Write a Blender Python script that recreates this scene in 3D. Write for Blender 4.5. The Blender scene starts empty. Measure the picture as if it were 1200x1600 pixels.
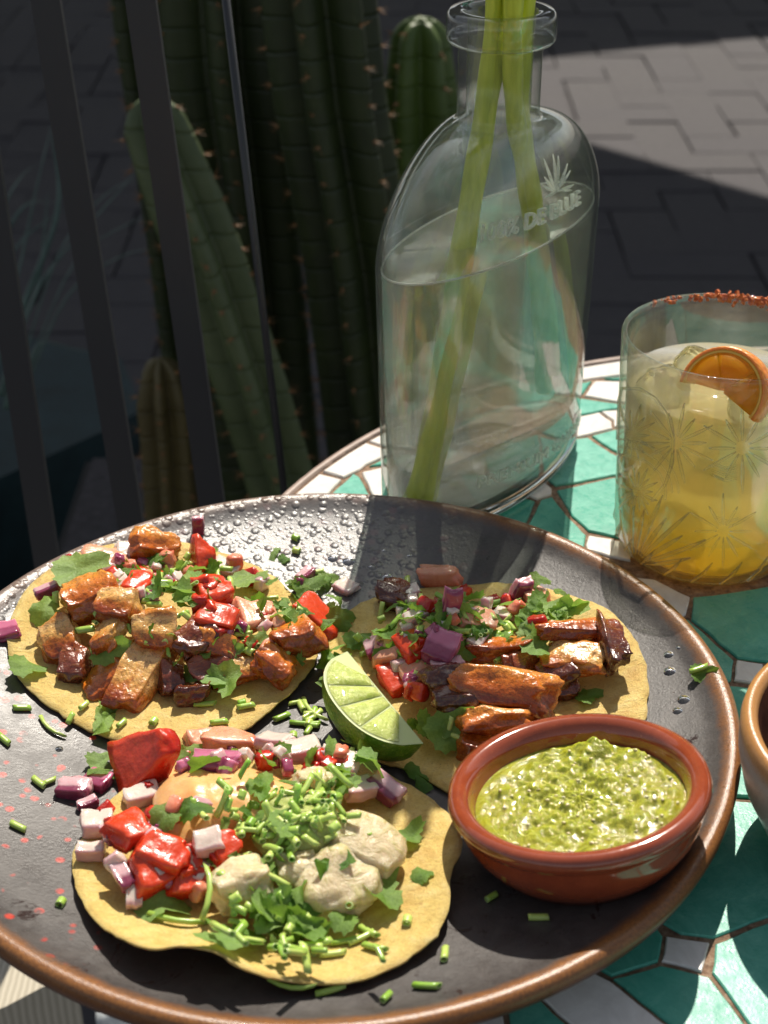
import bpy, math, random
from mathutils import Vector, Matrix, noise
PI = math.pi
rnd = random.Random(7)
SC = bpy.context.scene
COL = SC.collection
CM = 0.01                       # all builder numbers are centimetres

# ------------------------------------------------------------------ camera
CX, CY, CZ, PITCH, F = 2.17, -42.7, 35.96, 31.1, 2400.0
cam_d = bpy.data.cameras.new('camera'); cam = bpy.data.objects.new('camera', cam_d); COL.objects.link(cam)
cam.location = (CX*CM, CY*CM, CZ*CM); cam.rotation_euler = (math.radians(90-PITCH), 0, 0)
cam_d.sensor_fit = 'VERTICAL'; cam_d.sensor_height = 24; cam_d.lens = 36
cam_d.clip_start = .02; cam_d.clip_end = 200
cam_d.dof.use_dof = True; cam_d.dof.focus_distance = .56; cam_d.dof.aperture_fstop = 10.5
SC.camera = cam
# ------------------------------------------------------------------ light
SUN_AZ, SUN_EL = 9.5, 50.0
w = bpy.data.worlds.new('World'); SC.world = w; w.use_nodes = True
nt = w.node_tree
sky = nt.nodes.new('ShaderNodeTexSky'); sky.sky_type = 'NISHITA'; sky.sun_disc = False
sky.sun_elevation = math.radians(SUN_EL); sky.sun_rotation = math.radians(SUN_AZ)
hs = nt.nodes.new('ShaderNodeHueSaturation'); hs.inputs['Saturation'].default_value = .42
nt.links.new(sky.outputs[0], hs.inputs['Color']); nt.links.new(hs.outputs[0], nt.nodes['Background'].inputs[0]); nt.nodes['Background'].inputs[1].default_value = .085
sd = bpy.data.lights.new('sun', 'SUN'); sd.energy = 5.0; sd.angle = math.radians(.5); sd.color = (1, .925, .81)
sun = bpy.data.objects.new('sun', sd); COL.objects.link(sun)
SDIR = Vector((math.sin(math.radians(SUN_AZ))*math.cos(math.radians(SUN_EL)), math.cos(math.radians(SUN_AZ))*math.cos(math.radians(SUN_EL)), math.sin(math.radians(SUN_EL))))
sd.cycles.is_caustics_light = True
sun.rotation_euler = (-SDIR).to_track_quat('-Z', 'Y').to_euler()
SC.view_settings.view_transform = 'Standard'; SC.view_settings.look = 'None'
SC.view_settings.exposure = 0.32; SC.view_settings.gamma = 1
SC.cycles.use_denoising = True
SC.cycles.max_bounces = 14; SC.cycles.transmission_bounces = 12; SC.cycles.transparent_max_bounces = 24
SC.cycles.sample_clamp_indirect = 6

# ------------------------------------------------------------------ helpers: view rays
TH = math.radians(PITCH)
def ray(px, py):
    u = (px-600)/F; v = -(py-800)/F
    return Vector((u, math.cos(TH)+v*math.sin(TH), -math.sin(TH)+v*math.cos(TH)))
O = Vector((CX, CY, CZ))
def at(px, py, z=0.0):
    d = ray(px, py); return O + d*((z-CZ)/d.z)
def aty(px, py, y):
    d = ray(px, py); return O + d*((y-CY)/d.y)
def proj(p):
    d = Vector(p)-O; f = d.y*math.cos(TH)-d.z*math.sin(TH); v = d.y*math.sin(TH)+d.z*math.cos(TH)
    return 600+F*d.x/f, 800-F*v/f, f
def lerp(a, b, t): return a+(b-a)*t
def sstep(a, b, x):
    t = min(1, max(0, (x-a)/(b-a))); return t*t*(3-2*t)
def interp(tab, x):
    if x <= tab[0][0]: return tab[0][1]
    for (a, va), (b, vb) in zip(tab, tab[1:]):
        if x <= b: return lerp(va, vb, (x-a)/(b-a))
    return tab[-1][1]
def nz(p, s=1.0, seed=0.0): return noise.noise(Vector(p)*s+Vector((seed*7.1, seed*3.3, seed*5.7)))

# ------------------------------------------------------------------ helpers: objects
def tag(o, label=None, cat=None, group=None, kind=None):
    if label: o['label'] = label
    if cat: o['category'] = cat
    if group: o['group'] = group
    if kind: o['kind'] = kind
    return o
def mesh(name, vf, mat, smooth=True):
    v, f = vf
    me = bpy.data.meshes.new(name); me.from_pydata([tuple(Vector(p)*CM) for p in v], [], f); me.validate()
    for m in (mat if isinstance(mat, (list, tuple)) else [mat]): me.materials.append(m)
    if smooth: me.polygons.foreach_set('use_smooth', [True]*len(me.polygons))
    me.update(); return me
def ob(name, me, parent=None, loc=(0, 0, 0), rot=None, scale=1.0):
    o = bpy.data.objects.new(name, me); COL.objects.link(o)
    o.location = Vector(loc)*CM
    if rot is not None: o.rotation_euler = rot if not isinstance(rot, Matrix) else rot.to_euler()
    o.scale = (scale,)*3 if not hasattr(scale, '__len__') else scale
    if parent: o.parent = parent
    return o
def mk(name, vf, mat, parent=None, smooth=True, loc=(0, 0, 0), rot=None, scale=1.0):
    return ob(name, mesh(name, vf, mat, smooth), parent, loc, rot, scale)
def emp(name, label, cat, loc=(0, 0, 0), group=None, rot=None):
    o = ob(name, None, None, loc, rot); o.empty_display_size = .01
    return tag(o, label, cat, group)
def join(*parts):
    V, Fc = [], []
    for v, f in parts:
        n = len(V); V += list(v); Fc += [tuple(i+n for i in q) for q in f]
    return V, Fc
def xf(vf, M): return [M @ Vector(p) for p in vf[0]], vf[1]
def lathe(prof, n=96, wob=None):
    V, Fc = [], []
    for j, (r, z) in enumerate(prof):
        for i in range(n):
            a = 2*PI*i/n; k = wob(a, r, z) if wob else (0, 0)
            V.append(((r+k[0])*math.cos(a), (r+k[0])*math.sin(a), z+k[1]))
    for j in range(len(prof)-1):
        for i in range(n):
            i2 = (i+1) % n; Fc.append((j*n+i, j*n+i2, (j+1)*n+i2, (j+1)*n+i))
    return V, Fc
def cap(vf, n, start, flip=False):
    V, Fc = vf; c = sum((Vector(V[start+i]) for i in range(n)), Vector())/n
    V = V+[tuple(c)]; k = len(V)-1
    for i in range(n):
        a, b = start+i, start+(i+1) % n
        Fc.append((b, a, k) if flip else (a, b, k))
    return V, Fc
def tube(pts, rad, n=10, capped=True, sq=None):
    pts = [Vector(p) for p in pts]; V, Fc = [], []
    up = Vector((0, 0, 1)); m = len(pts)
    t0 = (pts[1]-pts[0]).normalized(); x = t0.cross(up)
    if x.length < .1: x = t0.cross(Vector((1, 0, 0)))
    x.normalize()
    for j, p in enumerate(pts):
        t = (pts[min(j+1, m-1)]-pts[max(j-1, 0)]).normalized()
        x = (x-t*x.dot(t)).normalized(); y = t.cross(x)
        r = rad[j] if hasattr(rad, '__len__') else rad
        for i in range(n):
            a = 2*PI*i/n; k = sq(a, j) if sq else 1
            V.append(tuple(p+(x*math.cos(a)+y*math.sin(a))*r*k))
    for j in range(m-1):
        for i in range(n):
            i2 = (i+1) % n; Fc.append((j*n+i, j*n+i2, (j+1)*n+i2, (j+1)*n+i))
    vf = (V, Fc)
    if capped: vf = cap(vf, n, 0, True); vf = cap(vf, n, (m-1)*n)
    return vf
def box(x0, x1, y0, y1, z0, z1, b=0.0):
    if b <= 0:
        V = [(x, y, z) for z in (z0, z1) for y in (y0, y1) for x in (x0, x1)]
        return V, [(0, 2, 3, 1), (4, 5, 7, 6), (0, 1, 5, 4), (2, 6, 7, 3), (0, 4, 6, 2), (1, 3, 7, 5)]
    V = [(x0, y0, z0), (x1, y0, z0), (x1, y1, z0), (x0, y1, z0), (x0, y0, z1-b), (x1, y0, z1-b), (x1, y1, z1-b), (x0, y1, z1-b),
         (x0+b, y0+b, z1), (x1-b, y0+b, z1), (x1-b, y1-b, z1), (x0+b, y1-b, z1)]
    Fc = [(0, 3, 2, 1), (8, 9, 10, 11)]
    for k in (0, 4):
        for i in range(4):
            j = (i+1) % 4; Fc.append((k+i, k+j, k+4+j, k+4+i))
    return V, Fc
_cube = {}
def cubegrid(n):
    if n in _cube: return _cube[n]
    idx, V, Fc = {}, [], []
    def vid(p):
        k = tuple(round(c, 5) for c in p)
        if k not in idx: idx[k] = len(V); V.append(k)
        return idx[k]
    for ax in range(3):
        for s in (-1, 1):
            for i in range(n):
                for j in range(n):
                    q = []
                    for (a, b) in ((i, j), (i+1, j), (i+1, j+1), (i, j+1)):
                        p = [0, 0, 0]; p[ax] = s; p[(ax+1) % 3] = -1+2*a/n; p[(ax+2) % 3] = -1+2*b/n; q.append(vid(p))
                    Fc.append(tuple(q if s > 0 else q[::-1]))
    _cube[n] = (V, Fc); return _cube[n]
def lump(sx, sy, sz, n=8, rnd_=.35, amp=.12, fr=1.0, seed=0, bend=0.0, taper=0.0, skew=0.0):
    """rounded, dented block of size sx,sy,sz: half way between a box and an ellipsoid"""
    V, Fc = cubegrid(n); out = []
    for p in V:
        p = Vector(p); s = p.normalized(); q = p.lerp(s*1.12, rnd_)
        d = noise.fractal(q*fr*1.2+Vector((seed*3.1, seed*1.7, seed*2.3)), 1.2, 2.1, 3)*amp*1.3
        q = q*(1+d)
        q += Vector((nz(q, 1.1, seed+1), nz(q, 1.1, seed+2), nz(q, 1.1, seed+3)))*amp*1.1
        q.y *= 1-taper*q.x; q.z *= 1-taper*.6*q.x
        q.x += skew*q.z
        q.z += bend*(q.x*q.x-.4)
        if amp > .15: q *= 1+.06*abs(nz(q, 4.2, seed+9))+.025*nz(q, 9, seed+4)
        out.append((q.x*sx/2, q.y*sy/2, q.z*sz/2))
    return out, Fc

# ------------------------------------------------------------------ helpers: materials
class M:
    def __init__(s, name):
        s.m = bpy.data.materials.new(name); s.m.use_nodes = True; s.nt = s.m.node_tree
        s.b = s.nt.nodes['Principled BSDF']; s.out = s.nt.nodes['Material Output']; s._c = None
    def n(s, t, **k):
        nd = s.nt.nodes.new('ShaderNode'+t)
        for a, v in k.items(): setattr(nd, a, v)
        return nd
    def link(s, a, b): s.nt.links.new(a, b); return s
    def co(s, kind='Object'):
        if s._c is None: s._c = s.n('TexCoord')
        return s._c.outputs[kind]
    def noise(s, scale, detail=5, rough=.6, dist=0, kind='Object', vec=None, mp=None):
        t = s.n('TexNoise'); t.inputs['Scale'].default_value = scale; t.inputs['Detail'].default_value = detail
        t.inputs['Roughness'].default_value = rough; t.inputs['Distortion'].default_value = dist
        v = vec or s.co(kind)
        if mp: v = s.map(v, mp)
        s.link(v, t.inputs['Vector']); return t.outputs['Fac']
    def map(s, v, sc=(1, 1, 1), loc=(0, 0, 0), rot=(0, 0, 0)):
        m = s.n('Mapping'); m.inputs['Scale'].default_value = sc; m.inputs['Location'].default_value = loc; m.inputs['Rotation'].default_value = rot
        s.link(v, m.inputs[0]); return m.outputs[0]
    def voro(s, scale, feat='F1', out='Distance', vec=None, rand=1):
        t = s.n('TexVoronoi'); t.feature = feat; t.inputs['Scale'].default_value = scale; t.inputs['Randomness'].default_value = rand
        s.link(vec or s.co(), t.inputs['Vector']); return t.outputs[out]
    def ramp(s, fac, stops, interp='LINEAR'):
        r = s.n('ValToRGB'); r.color_ramp.interpolation = interp; e = r.color_ramp.elements
        while len(e) < len(stops): e.new(.5)
        for x, (p, c) in zip(e, stops):
            x.position = p; x.color = (c[0], c[1], c[2], 1) if hasattr(c, '__len__') else (c, c, c, 1)
        s.link(fac, r.inputs[0]); return r.outputs[0]
    def mix(s, fac, a, b, mode='MIX'):
        m = s.n('Mix'); m.data_type = 'RGBA'; m.blend_type = mode
        for sock, val in ((m.inputs[0], fac), (m.inputs[6], a), (m.inputs[7], b)):
            if hasattr(val, 'is_linked') or hasattr(val, 'links'): s.link(val, sock)
            elif hasattr(val, '__len__'): sock.default_value = (val[0], val[1], val[2], 1)
            else: sock.default_value = val if sock.type == 'VALUE' else (val, val, val, 1)
        return m.outputs[2]
    def math(s, op, a, b=None, c=None):
        m = s.n('Math'); m.operation = op
        for i, v in enumerate((a, b, c)):
            if v is None: continue
            if hasattr(v, 'links'): s.link(v, m.inputs[i])
            else: m.inputs[i].default_value = v
        return m.outputs[0]
    def xyz(s, v):
        x = s.n('SeparateXYZ'); s.link(v, x.inputs[0]); return x.outputs
    def rand(s): return s.n('ObjectInfo').outputs['Random']
    def bump(s, h, strength=.5, dist=.001, prev=None):
        b = s.n('Bump'); b.inputs['Strength'].default_value = strength; b.inputs['Distance'].default_value = dist
        s.link(h, b.inputs['Height'])
        if prev: s.link(prev, b.inputs['Normal'])
        s.link(b.outputs[0], s.b.inputs['Normal']); return b.outputs[0]
    def set(s, **k):
        names = dict(col='Base Color', rough='Roughness', metal='Metallic', spec='Specular IOR Level', sss='Subsurface Weight', ior='IOR',
                     trans='Transmission Weight', coat='Coat Weight', coatr='Coat Roughness', alpha='Alpha', sheen='Sheen Weight')
        for a, v in k.items():
            i = s.b.inputs[names[a]]
            if hasattr(v, 'links'): s.link(v, i)
            elif hasattr(v, '__len__'): i.default_value = (v[0], v[1], v[2], 1)
            else: i.default_value = v
        return s
    def sss(s, w_, r, scale):
        s.b.inputs['Subsurface Weight'].default_value = w_; s.b.inputs['Subsurface Radius'].default_value = r
        s.b.inputs['Subsurface Scale'].default_value = scale; return s
    def translucent(s, colour, fac):
        t = s.n('BsdfTranslucent'); mx = s.n('MixShader'); mx.inputs[0].default_value = fac
        if hasattr(colour, 'links'): s.link(colour, t.inputs[0])
        else: t.inputs[0].default_value = (*colour, 1)
        s.link(s.b.outputs[0], mx.inputs[1]); s.link(t.outputs[0], mx.inputs[2]); s.link(mx.outputs[0], s.out.inputs[0]); return s

def plain(name, col, rough=.5, var=.25, scale=60, bump=0, bd=.0005, **k):
    m = M(name); c2 = tuple(min(1, x*(1+var)) for x in col); c1 = tuple(x*(1-var) for x in col)
    f = m.noise(scale, 6); m.set(col=m.ramp(f, [(.3, c1), (.7, c2)]), rough=rough, **k)
    if bump: m.bump(m.noise(scale*3, 6), bump, bd)
    return m.m

# paving, table -------------------------------------------------
m = M('paver_clay'); f = m.noise(45, 8, .7); g = m.noise(600, 3, .8)
c = m.ramp(f, [(.3, (.055, .050, .054)), (.7, (.078, .072, .074))]); c = m.mix(m.ramp(g, [(.35, .45), (.62, 0)]), c, (.045, .04, .045))
r = m.rand(); c = m.mix(m.math('MULTIPLY', r, .45), c, (.055, .05, .058)); m.set(col=c, rough=.85); m.bump(g, .5, .002); PAVER = m.m
SAND = plain('joint_sand', (.055, .05, .053), .95, .4, 90, .6, .003)
m = M('glazed_green_tile'); r = m.rand(); f = m.noise(65, 9, .72, 1.2); g = m.noise(160, 6, .7)
base = m.ramp(r, [(0, (.08, .36, .265)), (.5, (.12, .44, .335)), (1, (.19, .50, .40))])
c = m.mix(m.ramp(f, [(.35, .7), (.62, 0)]), base, (.035, .27, .195)); c = m.mix(m.ramp(f, [(.58, 0), (.78, .65)]), c, (.30, .60, .47))
st = m.noise(120, 9, .75, 2.5, mp=(1, 3.2, 1)); c = m.mix(m.ramp(st, [(.62, 0), (.70, .55)]), c, (.42, .66, .56))
m.set(col=c, rough=m.ramp(g, [(.3, .2), (.75, .45)]), spec=.22); b = m.bump(m.noise(22, 4), .6, .0008); m.bump(m.noise(800, 5), .4, .0003, b); TILE_G = m.m
m = M('glazed_white_tile'); f = m.noise(55, 7, .7, 1); g = m.noise(300, 6, .8)
c = m.ramp(f, [(.3, (.62, .59, .55)), (.6, (.78, .76, .72))]); c = m.mix(m.ramp(g, [(.70, 0), (.76, .6)]), c, (.30, .25, .2))
m.set(col=c, rough=.25, spec=.25); m.bump(m.noise(30, 5), .6, .0012); TILE_W = m.m
m = M('rusty_grout'); f = m.noise(300, 8, .7); m.set(col=m.ramp(f, [(.3, (.07, .04, .028)), (.5, (.26, .16, .10)), (.7, (.42, .31, .22))]), rough=.95); m.bump(f, .9, .0015); GROUT = m.m
EDGE = plain('table_edge_metal', (.30, .22, .18), .5, .3, 90, .3)
BLACKM = M('black_powder_metal'); BLACKM.set(col=(.028, .030, .034), rough=.42); BLACKM.bump(BLACKM.noise(1500, 3), .15, .0002); BLACKM = BLACKM.m
BLACK = plain('black_planter', (.008, .008, .008), .6, .3, 40, .2)
TEAL = plain('dark_teal_paint', (.012, .032, .036), .6, .35, 25, .2)
CANVAS = plain('canvas', (.25, .24, .22), .9, .15, 30)

# plate ----------------------------------------------------------
m = M('plate_glaze'); X = m.xyz(m.co()); rad = m.n('VectorMath', operation='LENGTH'); m.link(m.map(m.co(), (1, 1, 0)), rad.inputs[0]); R = rad.outputs['Value']
f = m.noise(70, 9, .7, .6); g = m.noise(1100, 7, .8)
c = m.ramp(f, [(.28, (.028, .023, .022)), (.5, (.056, .049, .046)), (.72, (.095, .084, .077))]); c = m.mix(m.ramp(g, [(.42, 0), (.6, .5)]), c, (.085, .077, .072))
dark = m.noise(35, 8, .75, 1.5, vec=m.map(m.co(), (1, 1, 1), (.3, .1, 0))); c = m.mix(m.ramp(dark, [(.60, 0), (.64, .8)]), c, (.03, .015, .014))
mb = m.math('MULTIPLY', m.ramp(X[1], [(.028, 0), (.055, 1)]), m.ramp(X[0], [(.02, 1), (.07, .0)]))        # pitted zone at the far left
ml = m.math('MULTIPLY', m.ramp(m.math('MULTIPLY', X[0], -1), [(.050, 0), (.075, 1)]), m.ramp(m.math('ADD', X[1], .08), [(0, .9), (.12, 1)]))
vd = m.voro(215, 'F1'); vsm = m.voro(430, 'F1')
spot = m.math('MULTIPLY', m.ramp(m.voro(165, 'F1', rand=.9), [(.20, 1), (.29, 0)]), ml)
spot = m.math('MULTIPLY', spot, m.ramp(m.noise(90, 2), [(.44, 0), (.52, 1)]))
c = m.mix(spot, c, m.ramp(m.noise(900, 4), [(.35, (.30, .010, .008)), (.6, (.50, .04, .016))]))
bs = m.math('MULTIPLY', m.ramp(m.voro(140, 'F1', vec=m.map(m.co(), (1, 1, 1), (.7, .2, .3))), [(.2, .55), (.33, 0)]), mb); c = m.mix(bs, c, (.24, .07, .07))
rn = m.math('ADD', R, m.math('MULTIPLY', m.math('SUBTRACT', m.noise(110, 6, .7), .5), .0065))
lip = m.ramp(rn, [(.1378, 0), (.1392, 1)]); 
zc = m.math('ADD', X[2], m.math('MULTIPLY', m.math('SUBTRACT', m.noise(90, 6, .7), .5), .004))
lipc = m.ramp(zc, [(.0165, (.30, .24, .19)), (.0180, (.06, .02, .008)), (.0215, (.12, .038, .012)), (.0256, (.34, .15, .045))]); lipc = m.mix(m.ramp(g, [(.42, 0), (.6, .7)]), lipc, (.09, .035, .018))
c = m.mix(lip, c, lipc)
ro = m.ramp(m.noise(50, 8, .8), [(.38, .26), (.6, .46)]); ro = m.mix(lip, ro, .28); ro = m.mix(m.ramp(dark, [(.60, 0), (.64, 1)]), ro, .1); ro = m.mix(mb, ro, .36)
m.set(col=c, rough=ro, spec=m.math('ADD', m.math('MULTIPLY', mb, .35), .42))
c = m.mix(m.math('MULTIPLY', mb, .6), c, (.14, .132, .128)); m.set(col=c)  # paler base colour over the pitted zone paints in the sun's silver sheen
hd = m.math('MULTIPLY', m.math('MULTIPLY', m.ramp(vd, [(.0, 0), (.20, .15), (.42, 1)]), m.ramp(vsm, [(.05, .6), (.4, 1)])), mb)
b = m.bump(m.math('MULTIPLY', hd, -1), .8, .00055); m.bump(m.noise(800, 6, .7), .3, .0005, b); PLATE = m.m
m = M('plate_underside'); m.set(col=m.ramp(m.noise(120, 6), [(.3, (.16, .13, .11)), (.7, (.34, .30, .26))]), rough=.5); PLATE_U = m.m

# food ------------------------------------------------------------
m = M('corn_tortilla'); f = m.noise(130, 9, .75, .4); g = m.noise(1000, 6, .75)
c = m.ramp(f, [(.3, (.66, .44, .105)), (.5, (.80, .585, .18)), (.7, (.86, .69, .30))])
c = m.mix(m.ramp(g, [(.38, .35), (.50, 0)]), c, (.48, .27, .07)); sp = m.noise(1500, 2, .5); c = m.mix(m.ramp(sp, [(.70, 0), (.74, .75)]), c, (.16, .08, .03))
to = m.noise(60, 6, .7); c = m.mix(m.ramp(to, [(.54, 0), (.68, .6)]), c, (.56, .30, .07)); bl = m.noise(170, 4, .6); c = m.mix(m.ramp(bl, [(.66, 0), (.72, .55)]), c, (.40, .19, .05))
m.set(col=c, rough=.62).sss(.12, (1, .5, .2), .0015); b = m.bump(f, .9, .0022); m.bump(g, .7, .0008, b); TORT = m.m
def pork(name, cols, char=.5, band=1.0):
    m = M(name); G = m.xyz(m.co('Generated')); d = m.noise(130, 6, .65, .5); q = m.math('ADD', m.math('MULTIPLY', G[1], band), m.math('MULTIPLY', m.math('SUBTRACT', d, .5), .75))
    q = m.math('ADD', q, m.math('MULTIPLY', m.math('SUBTRACT', m.rand(), .5), .3))
    c = m.ramp(q, cols); f = m.noise(650, 8, .8); c = m.mix(m.ramp(f, [(.36, .7), (.52, 0)]), c, (.09, .016, .003))
    fib = m.noise(520, 5, .65, .6, mp=(.25, 2, 1)); c = m.mix(m.ramp(fib, [(.54, 0), (.68, .35)]), c, (.66, .30, .07))
    ch = m.noise(95, 7, .75, .8); c = m.mix(m.ramp(ch, [(.55, 0), (.72, char)]), c, (.045, .010, .004))
    m.set(col=c, rough=m.ramp(m.noise(450, 5), [(.35, .10), (.62, .32)]), coat=.4, coatr=.07, spec=.6).sss(.2, (1, .3, .08), .002)
    b = m.bump(m.noise(190, 4, .6), .65, .0018); m.bump(m.noise(900, 4, .6), .4, .0004, b); return m.m
PK_CRISP = pork('crisp_pork', [(.05, (.22, .036, .006)), (.35, (.52, .115, .010)), (.6, (.66, .19, .018)), (.85, (.72, .28, .035))], .6)
PK_FAT = pork('fatty_pork', [(.08, (.30, .05, .007)), (.26, (.58, .17, .018)), (.42, (.78, .43, .12)), (.66, (.76, .47, .18)), (.84, (.60, .22, .03))], .35)
PK_DARK = pork('dark_pork', [(.1, (.07, .012, .006)), (.5, (.17, .035, .014)), (.9, (.30, .07, .02))], .5)
PORK = dict(c=PK_CRISP, f=PK_FAT, d=PK_DARK)
def tomat(name, a, b_, c_):
    m = M(name); G = m.xyz(m.co('Generated')); q = m.math('ADD', G[2], m.math('MULTIPLY', m.math('SUBTRACT', m.noise(70, 3), .5), .4))
    c = m.ramp(q, [(.2, a), (.6, b_), (.9, c_)]); f = m.noise(300, 6, .7, .8); c = m.mix(m.ramp(f, [(.58, 0), (.70, .35)]), c, (.72, .24, .07))
    m.set(col=c, rough=m.ramp(m.noise(300, 5), [(.35, .18), (.65, .42)]), coat=.15, coatr=.05).sss(.4, (1, .18, .08), .004); m.bump(m.noise(230, 4, .6), .5, .0011); return m.m
TOM = tomat('tomato_flesh', (.38, .010, .004), (.55, .025, .007), (.62, .055, .012))
TOM_P = tomat('pale_tomato_flesh', (.62, .16, .08), (.66, .24, .14), (.70, .33, .20))
def onio(name, white, edge, k):
    m = M(name); G = m.xyz(m.co('Generated')); q = m.math('ADD', G[1], m.math('MULTIPLY', m.math('SUBTRACT', m.noise(200, 4), .5), .22))
    c = m.ramp(q, [(0, edge), (k, edge), (k+.12, white), (.8, white), (1, tuple(lerp(x, y, .3) for x, y in zip(white, edge)))])
    l = m.n('TexWave'); l.inputs['Scale'].default_value = 900; l.inputs['Distortion'].default_value = 3; m.link(m.co(), l.inputs['Vector']); 
    c = m.mix(m.math('MULTIPLY', l.outputs['Fac'], .07), c, (.92, .82, .82))
    m.set(col=c, rough=.16, coat=.3).sss(.6, (1, .6, .6), .004); m.bump(m.noise(260, 4), .4, .0008); return m.m
ONW = onio('white_onion_flesh', (.69, .57, .49), (.60, .36, .36), .10)
ONP = onio('red_onion_flesh', (.62, .38, .40), (.19, .012, .055), .30)
ONM = onio('magenta_onion_flesh', (.50, .14, .24), (.24, .015, .075), .4)
def leafm(name, a, b_):
    m = M(name); r = m.rand(); c = m.mix(r, a, b_); f = m.noise(800, 5, .7); c = m.mix(m.ramp(f, [(.4, .35), (.6, 0)]), c, tuple(x*.5 for x in a))
    w_ = m.noise(130, 2, .5, 1.5); m.set(col=c, rough=.36, spec=.5); m.bump(f, .8, .0006); m.translucent(m.mix(.5, c, (.34, .55, .04)), .42); return m.m
LEAF = leafm('cilantro_leaf', (.09, .24, .02), (.34, .52, .11))
LEAF_L = leafm('pale_cilantro_leaf', (.20, .40, .06), (.36, .54, .16))
m = M('chive_green'); r = m.rand(); G = m.xyz(m.co('Generated')); c = m.mix(r, (.22, .42, .035), (.56, .70, .17))
l = m.noise(700, 2, .5, mp=(.1, 1, 1)); c = m.mix(m.ramp(l, [(.5, 0), (.65, .3)]), c, (.5, .62, .25)); m.set(col=c, rough=.3, coat=.2).sss(.2, (.4, 1, .2), .002); CHIVE = m.m
m = M('chive_core'); m.set(col=(.50, .62, .24), rough=.4); CORE = m.m
m = M('chipotle_cream'); m.set(col=m.ramp(m.noise(60, 4), [(.3, (.76, .37, .12)), (.7, (.83, .48, .20))]), rough=.35, coat=.15).sss(.4, (1, .5, .2), .004); m.bump(m.noise(180, 5), .4, .001); CREAM = m.m
m = M('pale_prawn_flesh'); f = m.noise(260, 8, .75); g = m.noise(150, 6, .65, 1)
c = m.ramp(f, [(.3, (.60, .48, .24)), (.6, (.78, .63, .40)), (.8, (.84, .72, .54))]); c = m.mix(m.ramp(g, [(.50, 0), (.66, .6)]), c, (.42, .40, .09))
c = m.mix(m.ramp(m.noise(1100, 3), [(.68, 0), (.72, .8)]), c, (.06, .08, .02)); m.set(col=c, rough=.22, coat=.6).sss(.6, (1, .7, .4), .005); b = m.bump(g, .6, .003); m.bump(m.noise(700, 5, .6), .35, .0009, b); PRAWN = m.m
m = M('lime_rind'); f = m.voro(800, 'F1'); c = m.ramp(m.noise(90, 5), [(.3, (.05, .15, .01)), (.7, (.16, .28, .02))]); c = m.mix(m.ramp(f, [(.1, .5), (.35, 0)]), c, (.30, .42, .06))
m.set(col=c, rough=.28, spec=.6); m.bump(f, .5, .0006); RIND = m.m
m = M('lime_flesh'); f = m.noise(420, 6, .65, 1.5); c = m.ramp(f, [(.3, (.38, .46, .07)), (.55, (.55, .62, .17)), (.75, (.72, .76, .36))]); m.set(col=c, rough=.14, coat=.4).sss(.6, (.8, 1, .3), .006); m.bump(f, .6, .0015); LFLESH = m.m
m = M('lime_pith'); m.set(col=(.60, .66, .30), rough=.4).sss(.4, (1, 1, .6), .003); PITH = m.m
m = M('lime_membrane'); m.set(col=(.52, .60, .24), rough=.3).sss(.5, (1, 1, .5), .004); MEMB = m.m
m = M('orange_pith'); m.set(col=(.80, .50, .09), rough=.4); OPITH = m.m
m = M('terracotta_glaze'); f = m.noise(1000, 6, .7); c = m.ramp(m.noise(110, 8, .75), [(.3, (.22, .042, .017)), (.7, (.31, .064, .023))]); c = m.mix(m.ramp(f, [(.60, 0), (.70, .5)]), c, (.48, .15, .05))
m.set(col=c, rough=.13, coat=.6, coatr=.03); m.bump(m.noise(60, 4), .2, .0008); TERRA = m.m
m = M('salsa_verde_pulp'); f = m.noise(360, 8, .75, .8); g = m.noise(160, 5)
c = m.ramp(f, [(.28, (.14, .155, .010)), (.45, (.27, .28, .022)), (.6, (.39, .385, .045)), (.8, (.56, .53, .14))]); c = m.mix(m.ramp(g, [(.45, 0), (.62, .45)]), c, (.42, .42, .02))
c = m.mix(m.ramp(m.noise(900, 4), [(.66, 0), (.72, .35)]), c, (.12, .18, .012))
m.set(col=c, rough=.06, coat=.6, coatr=.02).sss(.6, (.8, 1, .2), .005); b = m.bump(m.noise(210, 4, .55), .6, .002); m.bump(m.noise(900, 4, .6), .4, .0005, b); SALSA = m.m
m = M('tomatillo_seed'); m.set(col=(.58, .50, .22), rough=.25); SEED = m.m
m = M('speckled_stoneware'); X = m.xyz(m.co()); f = m.noise(900, 3, .8); c = m.ramp(m.math('ADD', X[2], m.math('MULTIPLY', m.noise(300, 4), .004)), [(.044, (.46, .42, .36)), (.0475, (.42, .20, .06))])
c = m.mix(m.ramp(f, [(.6, 0), (.66, .55)]), c, (.16, .07, .03)); m.set(col=c, rough=.3); m.bump(f, .3, .0004); STONE = m.m
m = M('dark_bowl_inside'); m.set(col=m.ramp(m.noise(60, 6), [(.3, (.05, .022, .022)), (.7, (.20, .09, .05))]), rough=.2); INSIDE = m.m

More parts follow.
